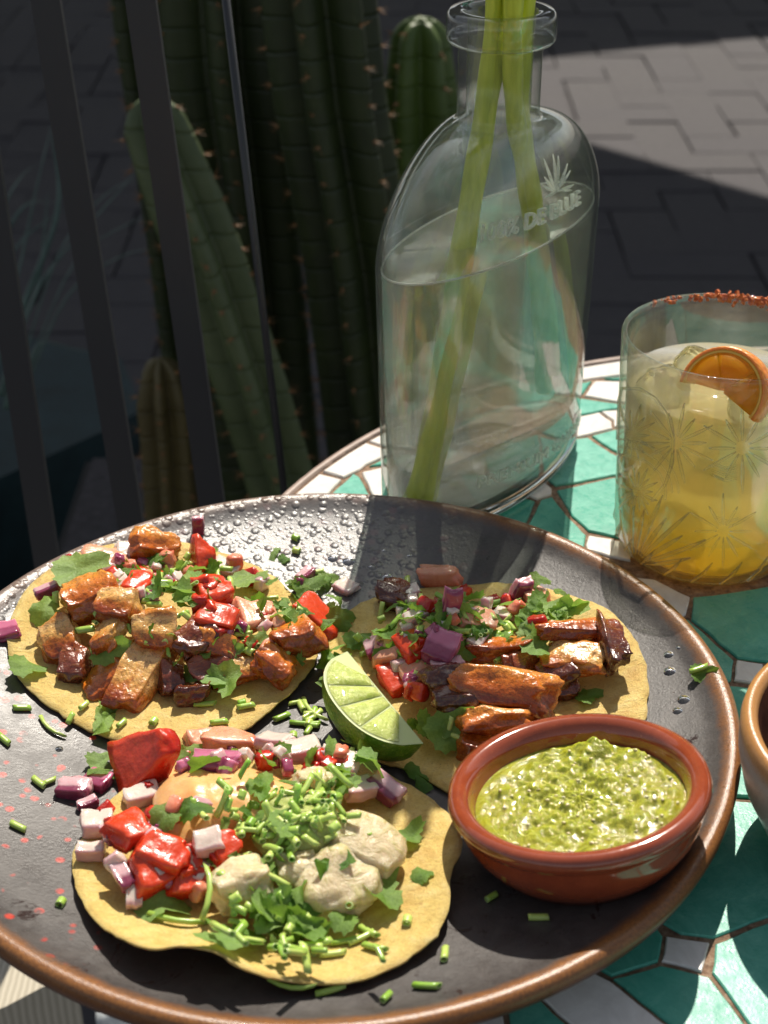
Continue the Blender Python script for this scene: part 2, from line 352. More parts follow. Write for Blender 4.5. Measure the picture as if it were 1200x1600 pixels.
# cactus, grass --------------------------------------------------
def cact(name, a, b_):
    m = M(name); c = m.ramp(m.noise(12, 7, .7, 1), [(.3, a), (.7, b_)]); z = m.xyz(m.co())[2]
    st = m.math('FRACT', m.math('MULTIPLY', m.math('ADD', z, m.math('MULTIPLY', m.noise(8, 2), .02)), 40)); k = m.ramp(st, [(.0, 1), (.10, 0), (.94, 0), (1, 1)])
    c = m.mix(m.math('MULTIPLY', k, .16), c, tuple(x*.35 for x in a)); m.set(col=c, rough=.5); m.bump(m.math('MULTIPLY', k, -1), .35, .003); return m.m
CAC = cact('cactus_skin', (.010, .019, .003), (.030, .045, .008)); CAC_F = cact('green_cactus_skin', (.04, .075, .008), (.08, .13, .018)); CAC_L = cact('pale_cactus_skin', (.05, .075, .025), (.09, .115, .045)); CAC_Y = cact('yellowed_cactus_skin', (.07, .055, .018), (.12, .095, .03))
SPINE = plain('cactus_spine', (.24, .12, .045), .6, .4, 300)
m = M('blue_grass'); m.set(col=m.ramp(m.noise(40, 3), [(.3, (.035, .075, .06)), (.7, (.09, .15, .125))]), rough=.5); GRASS = m.m

# glass ----------------------------------------------------------
def glassm(name, tint, ior=1.5, clear=.0, rough=0.0, bumpk=0):
    m = M(name); g = m.n('BsdfGlass'); g.inputs['Color'].default_value = (*tint, 1); g.inputs['IOR'].default_value = ior; g.inputs['Roughness'].default_value = rough
    if bumpk:
        b = m.n('Bump'); b.inputs['Strength'].default_value = bumpk; b.inputs['Distance'].default_value = .0006; m.link(m.noise(90, 4), b.inputs['Height']); m.link(b.outputs[0], g.inputs['Normal'])
    if clear:
        t = m.n('BsdfTransparent'); t.inputs[0].default_value = (*tint, 1); mx = m.n('MixShader'); mx.inputs[0].default_value = clear
        m.link(g.outputs[0], mx.inputs[1]); m.link(t.outputs[0], mx.inputs[2]); m.link(mx.outputs[0], m.out.inputs[0])
    else: m.link(g.outputs[0], m.out.inputs[0])
    return m.m
def thinm(name, tint, refl=1.0, edge=(.5, .6, .5)):
    """clear thin glass wall: lets light straight through, Fresnel gloss, greener where seen edge on"""
    m = M(name); lw = m.n('LayerWeight'); lw.inputs[0].default_value = .22
    col = m.ramp(lw.outputs['Facing'], [(.25, tint), (.95, edge)]); t = m.n('BsdfTransparent'); m.link(col, t.inputs[0])
    g = m.n('BsdfGlossy'); g.inputs['Roughness'].default_value = .02; lw2 = m.n('LayerWeight'); lw2.inputs[0].default_value = .5
    fr = m.math('ADD', m.math('MULTIPLY', m.math('POWER', lw2.outputs['Facing'], 4.5), .75), .035)
    mx = m.n('MixShader'); m.link(m.math('MULTIPLY', fr, refl), mx.inputs[0]); m.link(t.outputs[0], mx.inputs[1]); m.link(g.outputs[0], mx.inputs[2]); m.link(mx.outputs[0], m.out.inputs[0]); return m.m
def hazed(mat, glasscol, ior, w_trans, w_haze, hazecol):
    m = M(mat); g = m.n('BsdfGlass'); g.inputs['Color'].default_value = (*glasscol, 1); g.inputs['IOR'].default_value = ior; g.inputs['Roughness'].default_value = 0
    t = m.n('BsdfTransparent'); t.inputs[0].default_value = (*glasscol, 1); d = m.n('BsdfTranslucent'); d.inputs[0].default_value = (*hazecol, 1); d2 = m.n('BsdfDiffuse'); d2.inputs[0].default_value = (*hazecol, 1)
    a = m.n('MixShader'); a.inputs[0].default_value = .4; m.link(d.outputs[0], a.inputs[1]); m.link(d2.outputs[0], a.inputs[2])
    b = m.n('MixShader'); b.inputs[0].default_value = w_trans; m.link(g.outputs[0], b.inputs[1]); m.link(t.outputs[0], b.inputs[2])
    c = m.n('MixShader'); m.link(m.math('MULTIPLY', m.ramp(m.noise(70, 6, .7), [(.35, .45), (.7, 1)]), w_haze), c.inputs[0]); m.link(b.outputs[0], c.inputs[1]); m.link(a.outputs[0], c.inputs[2]); m.link(c.outputs[0], m.out.inputs[0]); return m.m
WATER = hazed('water', (.985, .99, .97), 1.33, .44, .17, (.99, .97, .90))  # pale haze mixed in to imitate light scattered inside the water
def wallglass(name, mid, edge, solid, haze, bumpy=.35):
    m = M(name); lw = m.n('LayerWeight'); lw.inputs[0].default_value = .3; fc = lw.outputs['Facing']
    t = m.n('BsdfTransparent'); m.link(m.ramp(fc, [(.3, mid), (.97, edge)]), t.inputs[0])
    bb = m.n('Bump'); bb.inputs['Strength'].default_value = bumpy; bb.inputs['Distance'].default_value = .001; m.link(m.noise(55, 5, .6), bb.inputs['Height'])
    gg = m.n('BsdfGlass'); gg.inputs['IOR'].default_value = 1.5; gg.inputs['Roughness'].default_value = 0; gg.inputs['Color'].default_value = (.98, .99, .98, 1)
    g = m.n('BsdfGlossy'); g.inputs['Roughness'].default_value = .015; lw2 = m.n('LayerWeight'); lw2.inputs[0].default_value = .5; m.link(bb.outputs[0], g.inputs['Normal'])
    d = m.n('BsdfTranslucent'); d.inputs[0].default_value = (.8, .87, .8, 1)
    x0 = m.n('MixShader'); x0.inputs[0].default_value = solid; m.link(t.outputs[0], x0.inputs[1]); m.link(gg.outputs[0], x0.inputs[2])
    x1 = m.n('MixShader'); m.link(m.math('ADD', m.math('MULTIPLY', m.math('POWER', lw2.outputs['Facing'], 3.2), .8), .05), x1.inputs[0]); m.link(x0.outputs[0], x1.inputs[1]); m.link(g.outputs[0], x1.inputs[2])
    x2 = m.n('MixShader'); m.link(m.math('ADD', m.math('MULTIPLY', m.math('POWER', fc, 7), min(.6, haze*16)), m.ramp(m.noise(130, 7, .75), [(.45, haze*.35), (.72, haze*1.6)])), x2.inputs[0]); m.link(x1.outputs[0], x2.inputs[1]); m.link(d.outputs[0], x2.inputs[2]); m.link(x2.outputs[0], m.out.inputs[0]); return m.m  # haze rising at the edges paints in bright rims of scattered light
GLASS_B = wallglass('bottle_glass', (.945, .955, .945), (.62, .72, .65), .06, .014, .10); GLASS_S = glassm('solid_glass', (.975, .99, .98), 1.5)
GLASS_T = wallglass('tumbler_glass', (.985, .985, .965), (.66, .68, .50), .12, .025, .15)
ICE = glassm('ice', (.97, .98, .95), 1.31, 0, .03, .6)
m = M('orange_drink'); z = m.xyz(m.co())[2]; q = m.math('ADD', z, m.math('MULTIPLY', m.math('SUBTRACT', m.noise(25, 4), .5), .022))
c = m.ramp(q, [(.006, (.98, .56, .03)), (.022, (.98, .70, .10)), (.038, (.98, .83, .32)), (.07, (.98, .89, .54))])
d = m.n('BsdfDiffuse'); m.link(c, d.inputs[0]); t = m.n('BsdfTranslucent'); m.link(c, t.inputs[0]); tr = m.n('BsdfTransparent'); m.link(m.mix(.6, c, (1, .9, .4)), tr.inputs[0])
m1 = m.n('MixShader'); m1.inputs[0].default_value = .70; m.link(d.outputs[0], m1.inputs[1]); m.link(t.outputs[0], m1.inputs[2])
m2 = m.n('MixShader'); m2.inputs[0].default_value = .17; m.link(m1.outputs[0], m2.inputs[1]); m.link(tr.outputs[0], m2.inputs[2])
gl = m.n('BsdfGlossy'); gl.inputs['Roughness'].default_value = .03; fr = m.n('Fresnel'); fr.inputs[0].default_value = 1.33; m3 = m.n('MixShader'); m.link(fr.outputs[0], m3.inputs[0]); m.link(m2.outputs[0], m3.inputs[1]); m.link(gl.outputs[0], m3.inputs[2]); m.link(m3.outputs[0], m.out.inputs[0]); DRINK = m.m
m = M('flower_stem'); f = m.noise(90, 5, .6, mp=(3, 3, .3)); m.set(col=m.ramp(f, [(.3, (.40, .48, .02)), (.7, (.66, .72, .08))]), rough=.4); m.bump(f, .4, .001); STEM = m.m
m = M('orange_peel'); m.set(col=m.ramp(m.noise(200, 4), [(.3, (.72, .20, .02)), (.7, (.85, .32, .05))]), rough=.35, coat=.3).sss(.4, (1, .4, .1), .003); m.bump(m.voro(500), .5, .0006); PEEL = m.m
m = M('orange_flesh'); c = m.ramp(m.noise(120, 5, .6, 1), [(.3, (.66, .25, .01)), (.7, (.85, .45, .03))]); m.set(col=c, rough=.25).sss(.5, (1, .5, .1), .005); m.translucent((.98, .62, .04), .6); OFLESH = m.m
m = M('chilli_salt'); m.set(col=m.ramp(m.noise(900, 2), [(.35, (.40, .06, .01)), (.65, (.62, .20, .05))]), rough=.8); CHILLI = m.m
m = M('woven_cloth'); wv = m.n('TexWave'); wv.inputs['Scale'].default_value = 90; wv.inputs['Distortion'].default_value = 1; m.link(m.co(), wv.inputs['Vector']); m.set(col=m.mix(wv.outputs['Fac'], (.40, .36, .28), (.55, .50, .40)), rough=.95); m.bump(wv.outputs['Fac'], .4, .001); WOVEN = m.m
GREYCLOTH = plain('pale_grey_cloth', (.42, .45, .47), .9, .3, 60, .4)

# ================================================================== GROUND
GZ = -75.0
ground = mk('ground', box(-3000, 3000, -600, 5000, GZ-4, GZ-.9), SAND, smooth=False); tag(ground, kind='structure')
pv = ob('paving', None); tag(pv, kind='structure')
PW = 12.2
pm = [mesh('paver', box(.11, PW-.11, .11, 2*PW-.11, GZ-3, GZ, .15), PAVER, False), mesh('paver', box(.11, 2*PW-.11, .11, PW-.11, GZ-3, GZ, .15), PAVER, False)]
cnt = 0
cells = []
for j in range(-4, 44):
    for i in range(-26, 26):
        k = (i-j) % 4                                   # herringbone
        if k == 0: cells.append((i, j, 1))              # lying across, covers i,i+1
        elif k == 3: cells.append((i, j, 0))            # standing, covers j,j+1
def inview(x, y):
    if y < 60: return False
    a, b, _ = proj((x, y, GZ)); return -90 < a < 1290 and -70 < b < 700 and not (600 < a and b > 600)
for (i, j, k) in cells:
    x, y = i*PW, 80+j*PW
    if not inview(x+PW, y+PW): continue
    a, b, _ = proj((x+PW, y+PW, GZ))
    if a < 600 and 200 < a and b > 100: continue       # behind the cacti
    if cnt >= 300: break
    o = ob('paver', pm[k], pv, (x, y, rnd.uniform(-.25, .1)), (rnd.uniform(-.006, .006), rnd.uniform(-.006, .006), 0)); cnt += 1
rest = []
for (i, j, k) in cells:
    x, y = i*PW, 80+j*PW
    a, b, _ = proj((x+PW, y+PW, GZ)) if y > 20 else (0, 9999, 0)
    if inview(x+PW, y+PW) and not (a < 600 and 200 < a and b > 100): continue
    if k == 0: rest.append(box(x+.25, x+PW-.16, y+.25, y+2*PW-.16, GZ-3, GZ-.1, .35))
    else: rest.append(box(x+.25, x+2*PW-.16, y+.25, y+PW-.16, GZ-3, GZ-.1, .35))
if rest: tag(mk('pavers', join(*rest), PAVER, pv, False), kind='stuff')

# awning added out of view beyond the table: shades the paving and the cacti, a gap lets one patch of sun through
AZ = 180.0
k_ = (AZ-GZ)/math.tan(math.radians(SUN_EL)); dx, dy = k_*math.sin(math.radians(SUN_AZ)), k_*math.cos(math.radians(SUN_AZ))
hole = [at(690, 150, GZ), at(950, 232, GZ), at(1330, 345, GZ), at(1330, 45, GZ), at(860, 86, GZ)]
hole = [(p.x+dx, p.y+dy) for p in hole]
ox = [(-500, 238), (hole[1][0], 238), (700, 238), (700, 1100), (-500, 1100)]
V, Fc = [], []
for z in (AZ, AZ+2):
    for p in hole: V.append((p[0], p[1], z))
    for p in ox: V.append((p[0], p[1], z))
for i in range(5):
    j = (i+1) % 5; Fc += [(i, j, 5+j, 5+i), (10+j, 10+i, 15+i, 15+j), (j, i, 10+i, 10+j), (5+i, 5+j, 15+j, 15+i)]
aw = mk('occluder', (V, Fc), CANVAS, smooth=False); tag(aw, 'unseen added canvas awning overhead that keeps the paving and cacti in shade', 'occluder')

# ================================================================== PLANTERS, CACTI, GRASS
base_z = -44.0
t = emp('planter_box', 'black planter box the tall cacti grow from, behind the table edge', 'planter', (-8, 78, GZ))
mk('box_wall', box(-22, 40, -16, 24, 0, 30), BLACK, t, False); mk('soil', box(-21, 39, -15, 23, 30.2, 31), SAND, t, False)
tp = [at(-120, 800, -46), at(165, 672, -46), at(222, 640, -46), at(190, 560, -46), at(0, 515, -46), at(-120, 520, -46)]
n = len(tp); V = [(p.x, p.y, -46) for p in tp]+[(p.x, p.y, GZ) for p in tp]; Fc = [tuple(range(n))]+[(i, n+i, n+(i+1) % n, (i+1) % n) for i in range(n)]
tag(mk('planter_box', (V, Fc), TEAL, smooth=False), 'dark teal planter under the thin grass, seen between the left railing bars', 'planter')
def cactus(path, r, label, mat, ribs=6, twist=0.0, lit=0, spine_step=2.8, tip=True):
    """path: bottom to tip in cm; ribbed column with areoles of spines on each rib"""
    path = [Vector(p) for p in path]; N = 46; pts, rr = [], []
    seg = [0]; 
    for a, b in zip(path, path[1:]): seg.append(seg[-1]+(b-a).length)
    L = seg[-1]
    def P(s):
        for i in range(len(path)-1):
            if s <= seg[i+1] or i == len(path)-2: return path[i].lerp(path[i+1], (s-seg[i])/(seg[i+1]-seg[i]))
    def rad(s):
        e = L-s; base = r*(1+.05*nz((s*.12, r, 0), 1, r))
        return base*(math.sqrt(max(.0, 1-(1-min(1, e/(r*1.5)))**2))*.97+.03) if tip else base
    ss = [L*i/(N-1)*.93 for i in range(N-8)]+[L*.93+L*.07*(1-(1-k/9)**2) for k in range(1, 10)]
    n = ribs*10
    def prof(a): 
        c = abs(math.cos(a*ribs/2)); return .48+.54*c**1.6
    V = []; Fc = []
    ax = lambda s: (P(min(L, s+.5))-P(max(0, s-.5))).normalized()
    def frame(s):
        t = ax(s); x = Vector((1, 0, 0)); x = (x-t*x.dot(t)).normalized(); return x, t.cross(x)
    for s in ss:
        x, y = frame(s); c = P(s); R = rad(s)
        for i in range(n):
            a = 2*PI*i/n; V.append(tuple(c+(x*math.cos(a+twist)+y*math.sin(a+twist))*R*prof(a)))
    m_ = len(ss)
    for j in range(m_-1):
        for i in range(n): Fc.append((j*n+i, j*n+(i+1) % n, (j+1)*n+(i+1) % n, (j+1)*n+i))
    vf = cap((V, Fc), n, (m_-1)*n)
    t = emp('cactus', label, 'cactus', tuple(path[0]))
    body = mk('stem', xf(vf, Matrix.Translation(-path[0])), mat, t)
    # spines
    V, Fc = [], []
    rl = random.Random(int(r*100)+len(label))
    def cone(b, d, l, w_):
        d = d.normalized(); u = d.orthogonal().normalized(); v = d.cross(u); k = len(V)
        for q in range(3): V.append(tuple(b+(u*math.cos(q*2.1)+v*math.sin(q*2.1))*w_))
        V.append(tuple(b+d*l)); Fc.extend([(k, k+1, k+3), (k+1, k+2, k+3), (k+2, k, k+3)])
    for rb in range(ribs):
        a = 2*PI*rb/ribs; s = rl.uniform(.5, 2)
        while s < L-.2:
            x, y = frame(s); d = x*math.cos(a+twist)+y*math.sin(a+twist); b = P(s)-path[0]+d*rad(s)*1.0
            k = len(V); rr_ = .18
            for q in range(6): V.append(tuple(b+(ax(s)*math.cos(q)+d.cross(ax(s))*math.sin(q))*rr_))
            V.append(tuple(b+d*.22)); Fc.extend([(k+q, k+(q+1) % 6, k+6) for q in range(6)])
            for q in range(7):
                cone(b, d+Vector((rl.uniform(-1, 1), rl.uniform(-1, 1), rl.uniform(-1, 1)))*.8, rl.uniform(.4, 1.1), .035)
            s += spine_step*rl.uniform(.85, 1.15)
    tag(mk('spines', (V, Fc), SPINE, t, False), kind='stuff')
    return t
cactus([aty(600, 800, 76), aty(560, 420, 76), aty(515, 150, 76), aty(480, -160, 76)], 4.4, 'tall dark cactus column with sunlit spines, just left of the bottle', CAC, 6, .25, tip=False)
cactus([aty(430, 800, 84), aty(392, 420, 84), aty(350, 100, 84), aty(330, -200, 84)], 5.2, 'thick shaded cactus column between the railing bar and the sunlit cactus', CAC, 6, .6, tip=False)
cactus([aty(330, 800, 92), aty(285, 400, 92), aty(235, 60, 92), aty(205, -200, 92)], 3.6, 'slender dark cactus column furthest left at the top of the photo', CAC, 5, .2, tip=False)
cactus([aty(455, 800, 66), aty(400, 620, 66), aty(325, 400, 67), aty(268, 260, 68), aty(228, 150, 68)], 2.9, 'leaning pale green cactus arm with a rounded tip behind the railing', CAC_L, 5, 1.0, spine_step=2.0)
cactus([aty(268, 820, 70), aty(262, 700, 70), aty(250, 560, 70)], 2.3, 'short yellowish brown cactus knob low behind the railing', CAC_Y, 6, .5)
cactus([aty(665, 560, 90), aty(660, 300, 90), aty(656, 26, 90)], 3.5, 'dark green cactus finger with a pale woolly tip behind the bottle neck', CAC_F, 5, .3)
t = emp('grass_plant', 'clump of thin blue green grass blades behind the left railing bars', 'grass plant', tuple(at(60, 600, -46)))
G0 = at(20, 640, -46); blades = []
for (pts, w_) in (([(10, 640), (30, 500), (90, 330), (80, 205)], .9), ([(10, 600), (60, 450), (140, 350), (240, 240)], .5), ([(20, 620), (90, 400), (170, 300), (235, 275)], .4),
                 ([(30, 620), (110, 420), (200, 350), (260, 335)], .4), ([(30, 640), (100, 470), (190, 400), (270, 388)], .5), ([(-20, 560), (0, 400), (40, 320), (100, 320)], .6),
                 ([(-30, 620), (0, 360), (30, 280), (70, 250)], .5), ([(30, 640), (60, 540), (110, 545), (170, 555)], .8), ([(-10, 600), (30, 420), (60, 280), (85, 180)], .45),
                 ([(-30, 600), (-10, 470), (30, 380), (105, 325)], .5), ([(0, 620), (30, 520), (60, 440), (75, 300)], .8)):
    P = [aty(a, b, 100+i*4) for i, (a, b) in enumerate(pts)]; C = []
    for i in range(15):
        s = i/14; k = min(2, int(s*3)); u = s*3-k
        p0, p1, p2, p3 = P[max(0, k-1)], P[k], P[k+1], P[min(3, k+2)]
        C.append(.5*((2*p1)+(p2-p0)*u+(2*p0-5*p1+4*p2-p3)*u*u+(3*p1-p0-3*p2+p3)*u**3))
    rad = [w_*.5*(1-(i/14)**2*.92) for i in range(15)]
    mk('blade', xf(tube(C, rad, 6, True, lambda a, j: 1 if abs(math.cos(a)) > .6 else .25), Matrix.Translation(-at(60, 600, -46))), GRASS, t)

# ================================================================== RAILING
RY = 31.0
t = emp('railing', 'black metal railing of flat upright bars at the left, behind the plate', 'railing', (-12, RY, GZ))
def bar(l0, l1, w0, w1, y0=-60, y1=1000):
    # l0,l1 = left edge px at y=0 and y=800, widths likewise
    f = lambda yy: (lerp(l0, l1, yy/800), lerp(w0, w1, yy/800))
    V = []
    for yy in (y0, y1):
        l, ww = f(yy); a = aty(l, yy, RY); b = aty(l+ww, yy, RY)
        for q, dyy in ((a, -.0), (b, -.0), (b, .5), (a, .5)): V.append((q.x+12, dyy, q.z-GZ))
    V = [V[0], V[1], V[2], V[3], V[4], V[5], V[6], V[7]]
    return V, [(0, 1, 2, 3)[::-1], (4, 5, 6, 7), (0, 4, 5, 1), (1, 5, 6, 2), (2, 6, 7, 3), (3, 7, 4, 0)]
mk('bar', bar(47, 180, 46, 40), BLACKM, t, False); mk('bar', bar(195, 312, 48, 40), BLACKM, t, False); mk('bar', bar(-86, 40, 48, 40), BLACKM, t, False)
a0, a1 = aty(346, -60, RY+.3), aty(455, 860, RY+.3)
mk('rod', tube([Vector((p.x+12, .3, p.z-GZ)) for p in (a0, a1)], .2, 10), BLACKM, t)
zb = aty(300, 1000, RY).z
mk('bottom_rail', box(-32, 12+aty(475, 1000, RY).x, -.3, .9, zb-GZ-2.5, zb-GZ), BLACKM, t, False)
mk('rail_foot', box(-14, -12, -.3, .9, 0, zb-GZ-2.5), BLACKM, t, False)

# ================================================================== TABLE
TCX, TCY, TR = 23.13, 5.88, 28.6
t = emp('mosaic_table', 'round bistro table with a green and white glazed tile mosaic top', 'table', (TCX, TCY, GZ))
T0 = Vector((TCX, TCY, GZ))
mk('grout_bed', xf(cap(cap(lathe([(TR-.35, -.45), (TR-.35, -.12)], 128), 128, 128), 128, 0, True), Matrix.Translation((0, 0, -GZ))), GROUT, t, False)
mk('table_edge', xf(lathe([(TR-.4, -.5), (TR-.34, .02), (TR-.05, .04), (TR, -.04), (TR, -2.6), (TR-.5, -2.6), (TR-.4, -.5)], 160), Matrix.Translation((0, 0, -GZ))), EDGE, t)
mk('table_stand', join(tube([(0, 0, 2), (0, 0, 74)], 2.5, 20), lathe([(0.1, 2.2), (18, 1.6), (19, 0), (0.1, 0)], 48)), BLACKM, t)
mk('underside', xf(cap(cap(lathe([(TR-.5, -2.5), (TR-.5, -.5)], 96), 96, 96), 96, 0, True), Matrix.Translation((0, 0, -GZ))), BLACK, t, False)
TR_TILES = [
 ('w', [(452, 771), (498, 739), (534, 748), (513, 771), (500, 800), (440, 800)]), ('w', [(502, 735), (522, 717), (566, 689), (599, 699), (640, 705), (600, 712), (572, 725), (562, 733), (537, 745)]),
 ('w', [(570, 686), (598, 669), (640, 648), (690, 668), (640, 700), (602, 696)]), ('g', [(517, 771), (552, 739), (561, 743), (578, 772), (560, 800), (505, 800)]),
 ('w', [(565, 736), (600, 728), (628, 728), (640, 800), (600, 805), (581, 770)]), ('g', [(576, 727), (602, 714), (640, 708), (660, 722), (632, 725), (600, 725)]),
 ('w', [(830, 584), (915, 566), (960, 559), (1010, 560), (1010, 582), (960, 586), (913, 592), (840, 600)]), ('g', [(944, 590), (1000, 586), (1000, 592), (957, 592)]),
 ('g', [(870, 602), (925, 594), (911, 613), (900, 616), (860, 612)]), ('w', [(929, 594), (1010, 595), (1010, 632), (960, 626), (913, 617)]),
 ('g', [(830, 614), (908, 621), (955, 628), (1000, 634), (955, 638), (908, 647), (820, 655)]), ('w', [(830, 657), (905, 650), (936, 643), (956, 657), (958, 668), (905, 681), (830, 692)]),
 ('w', [(939, 642), (1000, 636), (1010, 660), (960, 666), (958, 655)]), ('g', [(924, 680), (960, 670), (1010, 668), (1020, 730), (957, 702)]),
 ('g', [(840, 695), (918, 682), (955, 706), (1010, 735), (1000, 736), (955, 742), (896, 755), (868, 758), (845, 740)]),
 ('g', [(870, 765), (897, 760), (955, 746), (1020, 738), (1030, 850), (957, 837), (920, 828), (894, 806)]),
 ('g', [(845, 780), (862, 775), (892, 810), (916, 834), (913, 853), (890, 880), (820, 830)]), ('w', [(810, 768), (840, 744), (863, 762), (862, 771), (840, 779)]),
 ('g', [(740, 800), (805, 772), (836, 783), (815, 835), (780, 850)]), ('w', [(919, 836), (958, 842), (990, 850), (985, 875), (955, 869), (917, 858), (915, 850)]),
 ('w', [(960, 895), (1025, 905), (1079, 932), (1073, 958), (1060, 966), (990, 935)]), ('g', [(1083, 932), (1140, 925), (1260, 905), (1270, 1045), (1200, 1034), (1152, 1027), (1080, 967)]),
 ('g', [(1050, 968), (1075, 966), (1147, 1030), (1143, 1062), (1135, 1066), (1100, 1050)]), ('w', [(1151, 1030), (1193, 1037), (1196, 1060), (1183, 1068), (1147, 1062)]),
 ('g', [(1198, 1038), (1290, 1050), (1290, 1130), (1215, 1120), (1187, 1072), (1199, 1060)]),
 ('g', [(1100, 1058), (1136, 1070), (1185, 1074), (1212, 1122), (1290, 1134), (1290, 1190), (1220, 1250), (1120, 1240)]),
 ('g', [(1110, 1246), (1218, 1256), (1290, 1200), (1290, 1330), (1205, 1430), (1115, 1463), (1064, 1457), (1030, 1438)]),
 ('w', [(1041, 1461), (1110, 1471), (1098, 1518), (1034, 1500)]), ('g', [(1118, 1472), (1205, 1438), (1290, 1420), (1300, 1600), (1280, 1680), (1200, 1640), (1113, 1518)]),
 ('g', [(959, 1529), (1033, 1506), (1093, 1522), (1110, 1526), (1195, 1642), (1090, 1650), (1046, 1600)]), ('g', [(929, 1509), (940, 1490), (1020, 1440), (1037, 1461), (1029, 1500), (957, 1525)]),
 ('w', [(842, 1556), (921, 1514), (955, 1532), (1042, 1602), (1080, 1650), (960, 1660)]), ('g', [(794, 1575), (838, 1556), (953, 1662), (800, 1680)]), ('w', [(690, 1600), (720, 1575), (786, 1570), (792, 1680), (690, 1690)])]
def inpoly(x, y, P):
    c = False; j = len(P)-1
    for i in range(len(P)):
        if (P[i][1] > y) != (P[j][1] > y) and x < (P[j][0]-P[i][0])*(y-P[i][1])/(P[j][1]-P[i][1])+P[i][0]: c = not c
        j = i
    return c
polys = []
for k, P in TR_TILES:
    W = [at(a, b, 0) for a, b in P]; polys.append((k, [(p.x, p.y) for p in W]))
traced = [p for _, p in polys]
G = 3.4
jit = {}
def jp(i, j):
    if (i, j) not in jit: jit[(i, j)] = (i*G+rnd.uniform(-.8, .8)+(.5*G if j % 2 else 0), j*G+rnd.uniform(-.8, .8))
    return jit[(i, j)]
for i in range(-4, 18):
    for j in range(-10, 14):
        q = [jp(i, j), jp(i+1, j), jp(i+1, j+1), jp(i, j+1)]
        if any(math.hypot(x-TCX, y-TCY) > TR-.5 for x, y in q): continue
        smp = [(lerp(lerp(q[0][0], q[1][0], a), lerp(q[3][0], q[2][0], a), b), lerp(lerp(q[0][1], q[1][1], a), lerp(q[3][1], q[2][1], a), b)) for a in (0, .25, .5, .75, 1) for b in (0, .25, .5, .75, 1)]
        if any(inpoly(x, y, T) for x, y in smp for T in traced): continue
        if any(inpoly(x, y, q) for T in traced for x, y in T): continue
        polys.append(('w' if rnd.random() < .3 else 'g', q))
for k, P in polys:
    n = len(P); area = sum(P[i][0]*P[(i+1) % n][1]-P[(i+1) % n][0]*P[i][1] for i in range(n))
    if area < 0: P = P[::-1]
    ccx = sum(p[0] for p in P)/n; ccy = sum(p[1] for p in P)/n
    R = []
    for i in range(n):
        a, b = Vector((*P[i], 0)), Vector((*P[(i+1) % n], 0)); m_ = max(1, int((b-a).length/.35))
        for s in range(m_):
            p = a.lerp(b, s/m_); R.append(p+Vector((nz(p, 1.6, 3), nz(p, 1.6, 5), 0))*.05)
    n = len(R); nr = []
    for i in range(n):
        tt = (R[(i+1) % n]-R[i-1]).normalized(); nr.append(Vector((-tt.y, tt.x, 0)))
    # keep inside the metal edge
    for i in range(n):
        d = math.hypot(R[i].x-TCX, R[i].y-TCY)
        if d > TR-.5: R[i] = Vector((TCX+(R[i].x-TCX)*(TR-.5)/d, TCY+(R[i].y-TCY)*(TR-.5)/d, 0))
    c = Vector((ccx, ccy, 0)); V = []; hgt = rnd.uniform(-.03, .0)
    for ins, z in ((.015, -.3), (.02, -.05), (.07, 0)):
        for p, q in zip(R, nr): V.append(tuple(p+q*ins+Vector((0, 0, z+(hgt if z > -.1 else 0)))-c))
    Fc = []
    for l in range(2):
        for i in range(n): Fc.append((l*n+i, l*n+(i+1) % n, (l+1)*n+(i+1) % n, (l+1)*n+i))
    Fc.append(tuple(range(2*n, 3*n)))
    o = mk('tile', (V, Fc), TILE_W if k == 'w' else TILE_G, t, False, tuple(c-T0)); o.rotation_euler = (rnd.uniform(-.006, .006), rnd.uniform(-.006, .006), 0)

# things below the table at the lower left
tp = [at(-140, 1380, -30), at(60, 1440, -30), at(118, 1515, -30), at(10, 1572, -30), at(-160, 1640, -30)]
n = 5; V = [(p.x, p.y, -30) for p in tp]+[(p.x, p.y, -36) for p in tp]
tag(mk('chair_seat', (V, [(0, 4, 3, 2, 1)]+[(i, (i+1) % n, n+(i+1) % n, n+i) for i in range(n)]), WOVEN, smooth=False), 'beige woven chair seat glimpsed under the plate at the lower left', 'seat')
V, Fc = [], []
for i in range(15):
    for j in range(15):
        p = at(150+i*14, 1560+j*10, -42); V.append((p.x, p.y, -42+3.5*nz((p.x, p.y, 0), .22, 4)+1.5*nz((p.x, p.y, 1), .6, 2)))
for i in range(14):
    for j in range(14): Fc.append((i*15+j, (i+1)*15+j, (i+1)*15+j+1, i*15+j+1))
cl = mk('cloth', (V, Fc), GREYCLOTH); sm = cl.modifiers.new('thick', 'SOLIDIFY'); sm.thickness = .003
tag(cl, 'crumpled pale grey cloth glimpsed below the front rim of the plate', 'cloth')

# ================================================================== PLATE
PROF = [(0, .85), (6.5, .88), (8.5, 1.02), (10.5, 1.38), (12.5, 1.86), (13.55, 2.2)]
def plate_z(x, y): return interp(PROF, math.hypot(x, y))
prof = [(.01, .85), (3, .85), (6.5, .88), (7.5, .93), (8.5, 1.02), (9.5, 1.18), (10.5, 1.38), (11.5, 1.61), (12.5, 1.86), (13.2, 2.07), (13.6, 2.22), (13.85, 2.4), (14.05, 2.5), (14.25, 2.53), (14.4, 2.47), (14.5, 2.33), (14.5, 2.1), (14.42, 1.85), (14.2, 1.68)]
wob = lambda a, r, z: ((.05*math.sin(3*a)+.03*math.sin(7*a+1))*max(0, (r-8)/6.5), .03*math.sin(5*a)*max(0, (r-8)/6.5))
pl = emp('dinner_plate', 'large dark grey glazed plate with a brown rim, holding three tacos', 'plate')
o = mk('plate_body', lathe(prof, 200, wob), PLATE, pl)
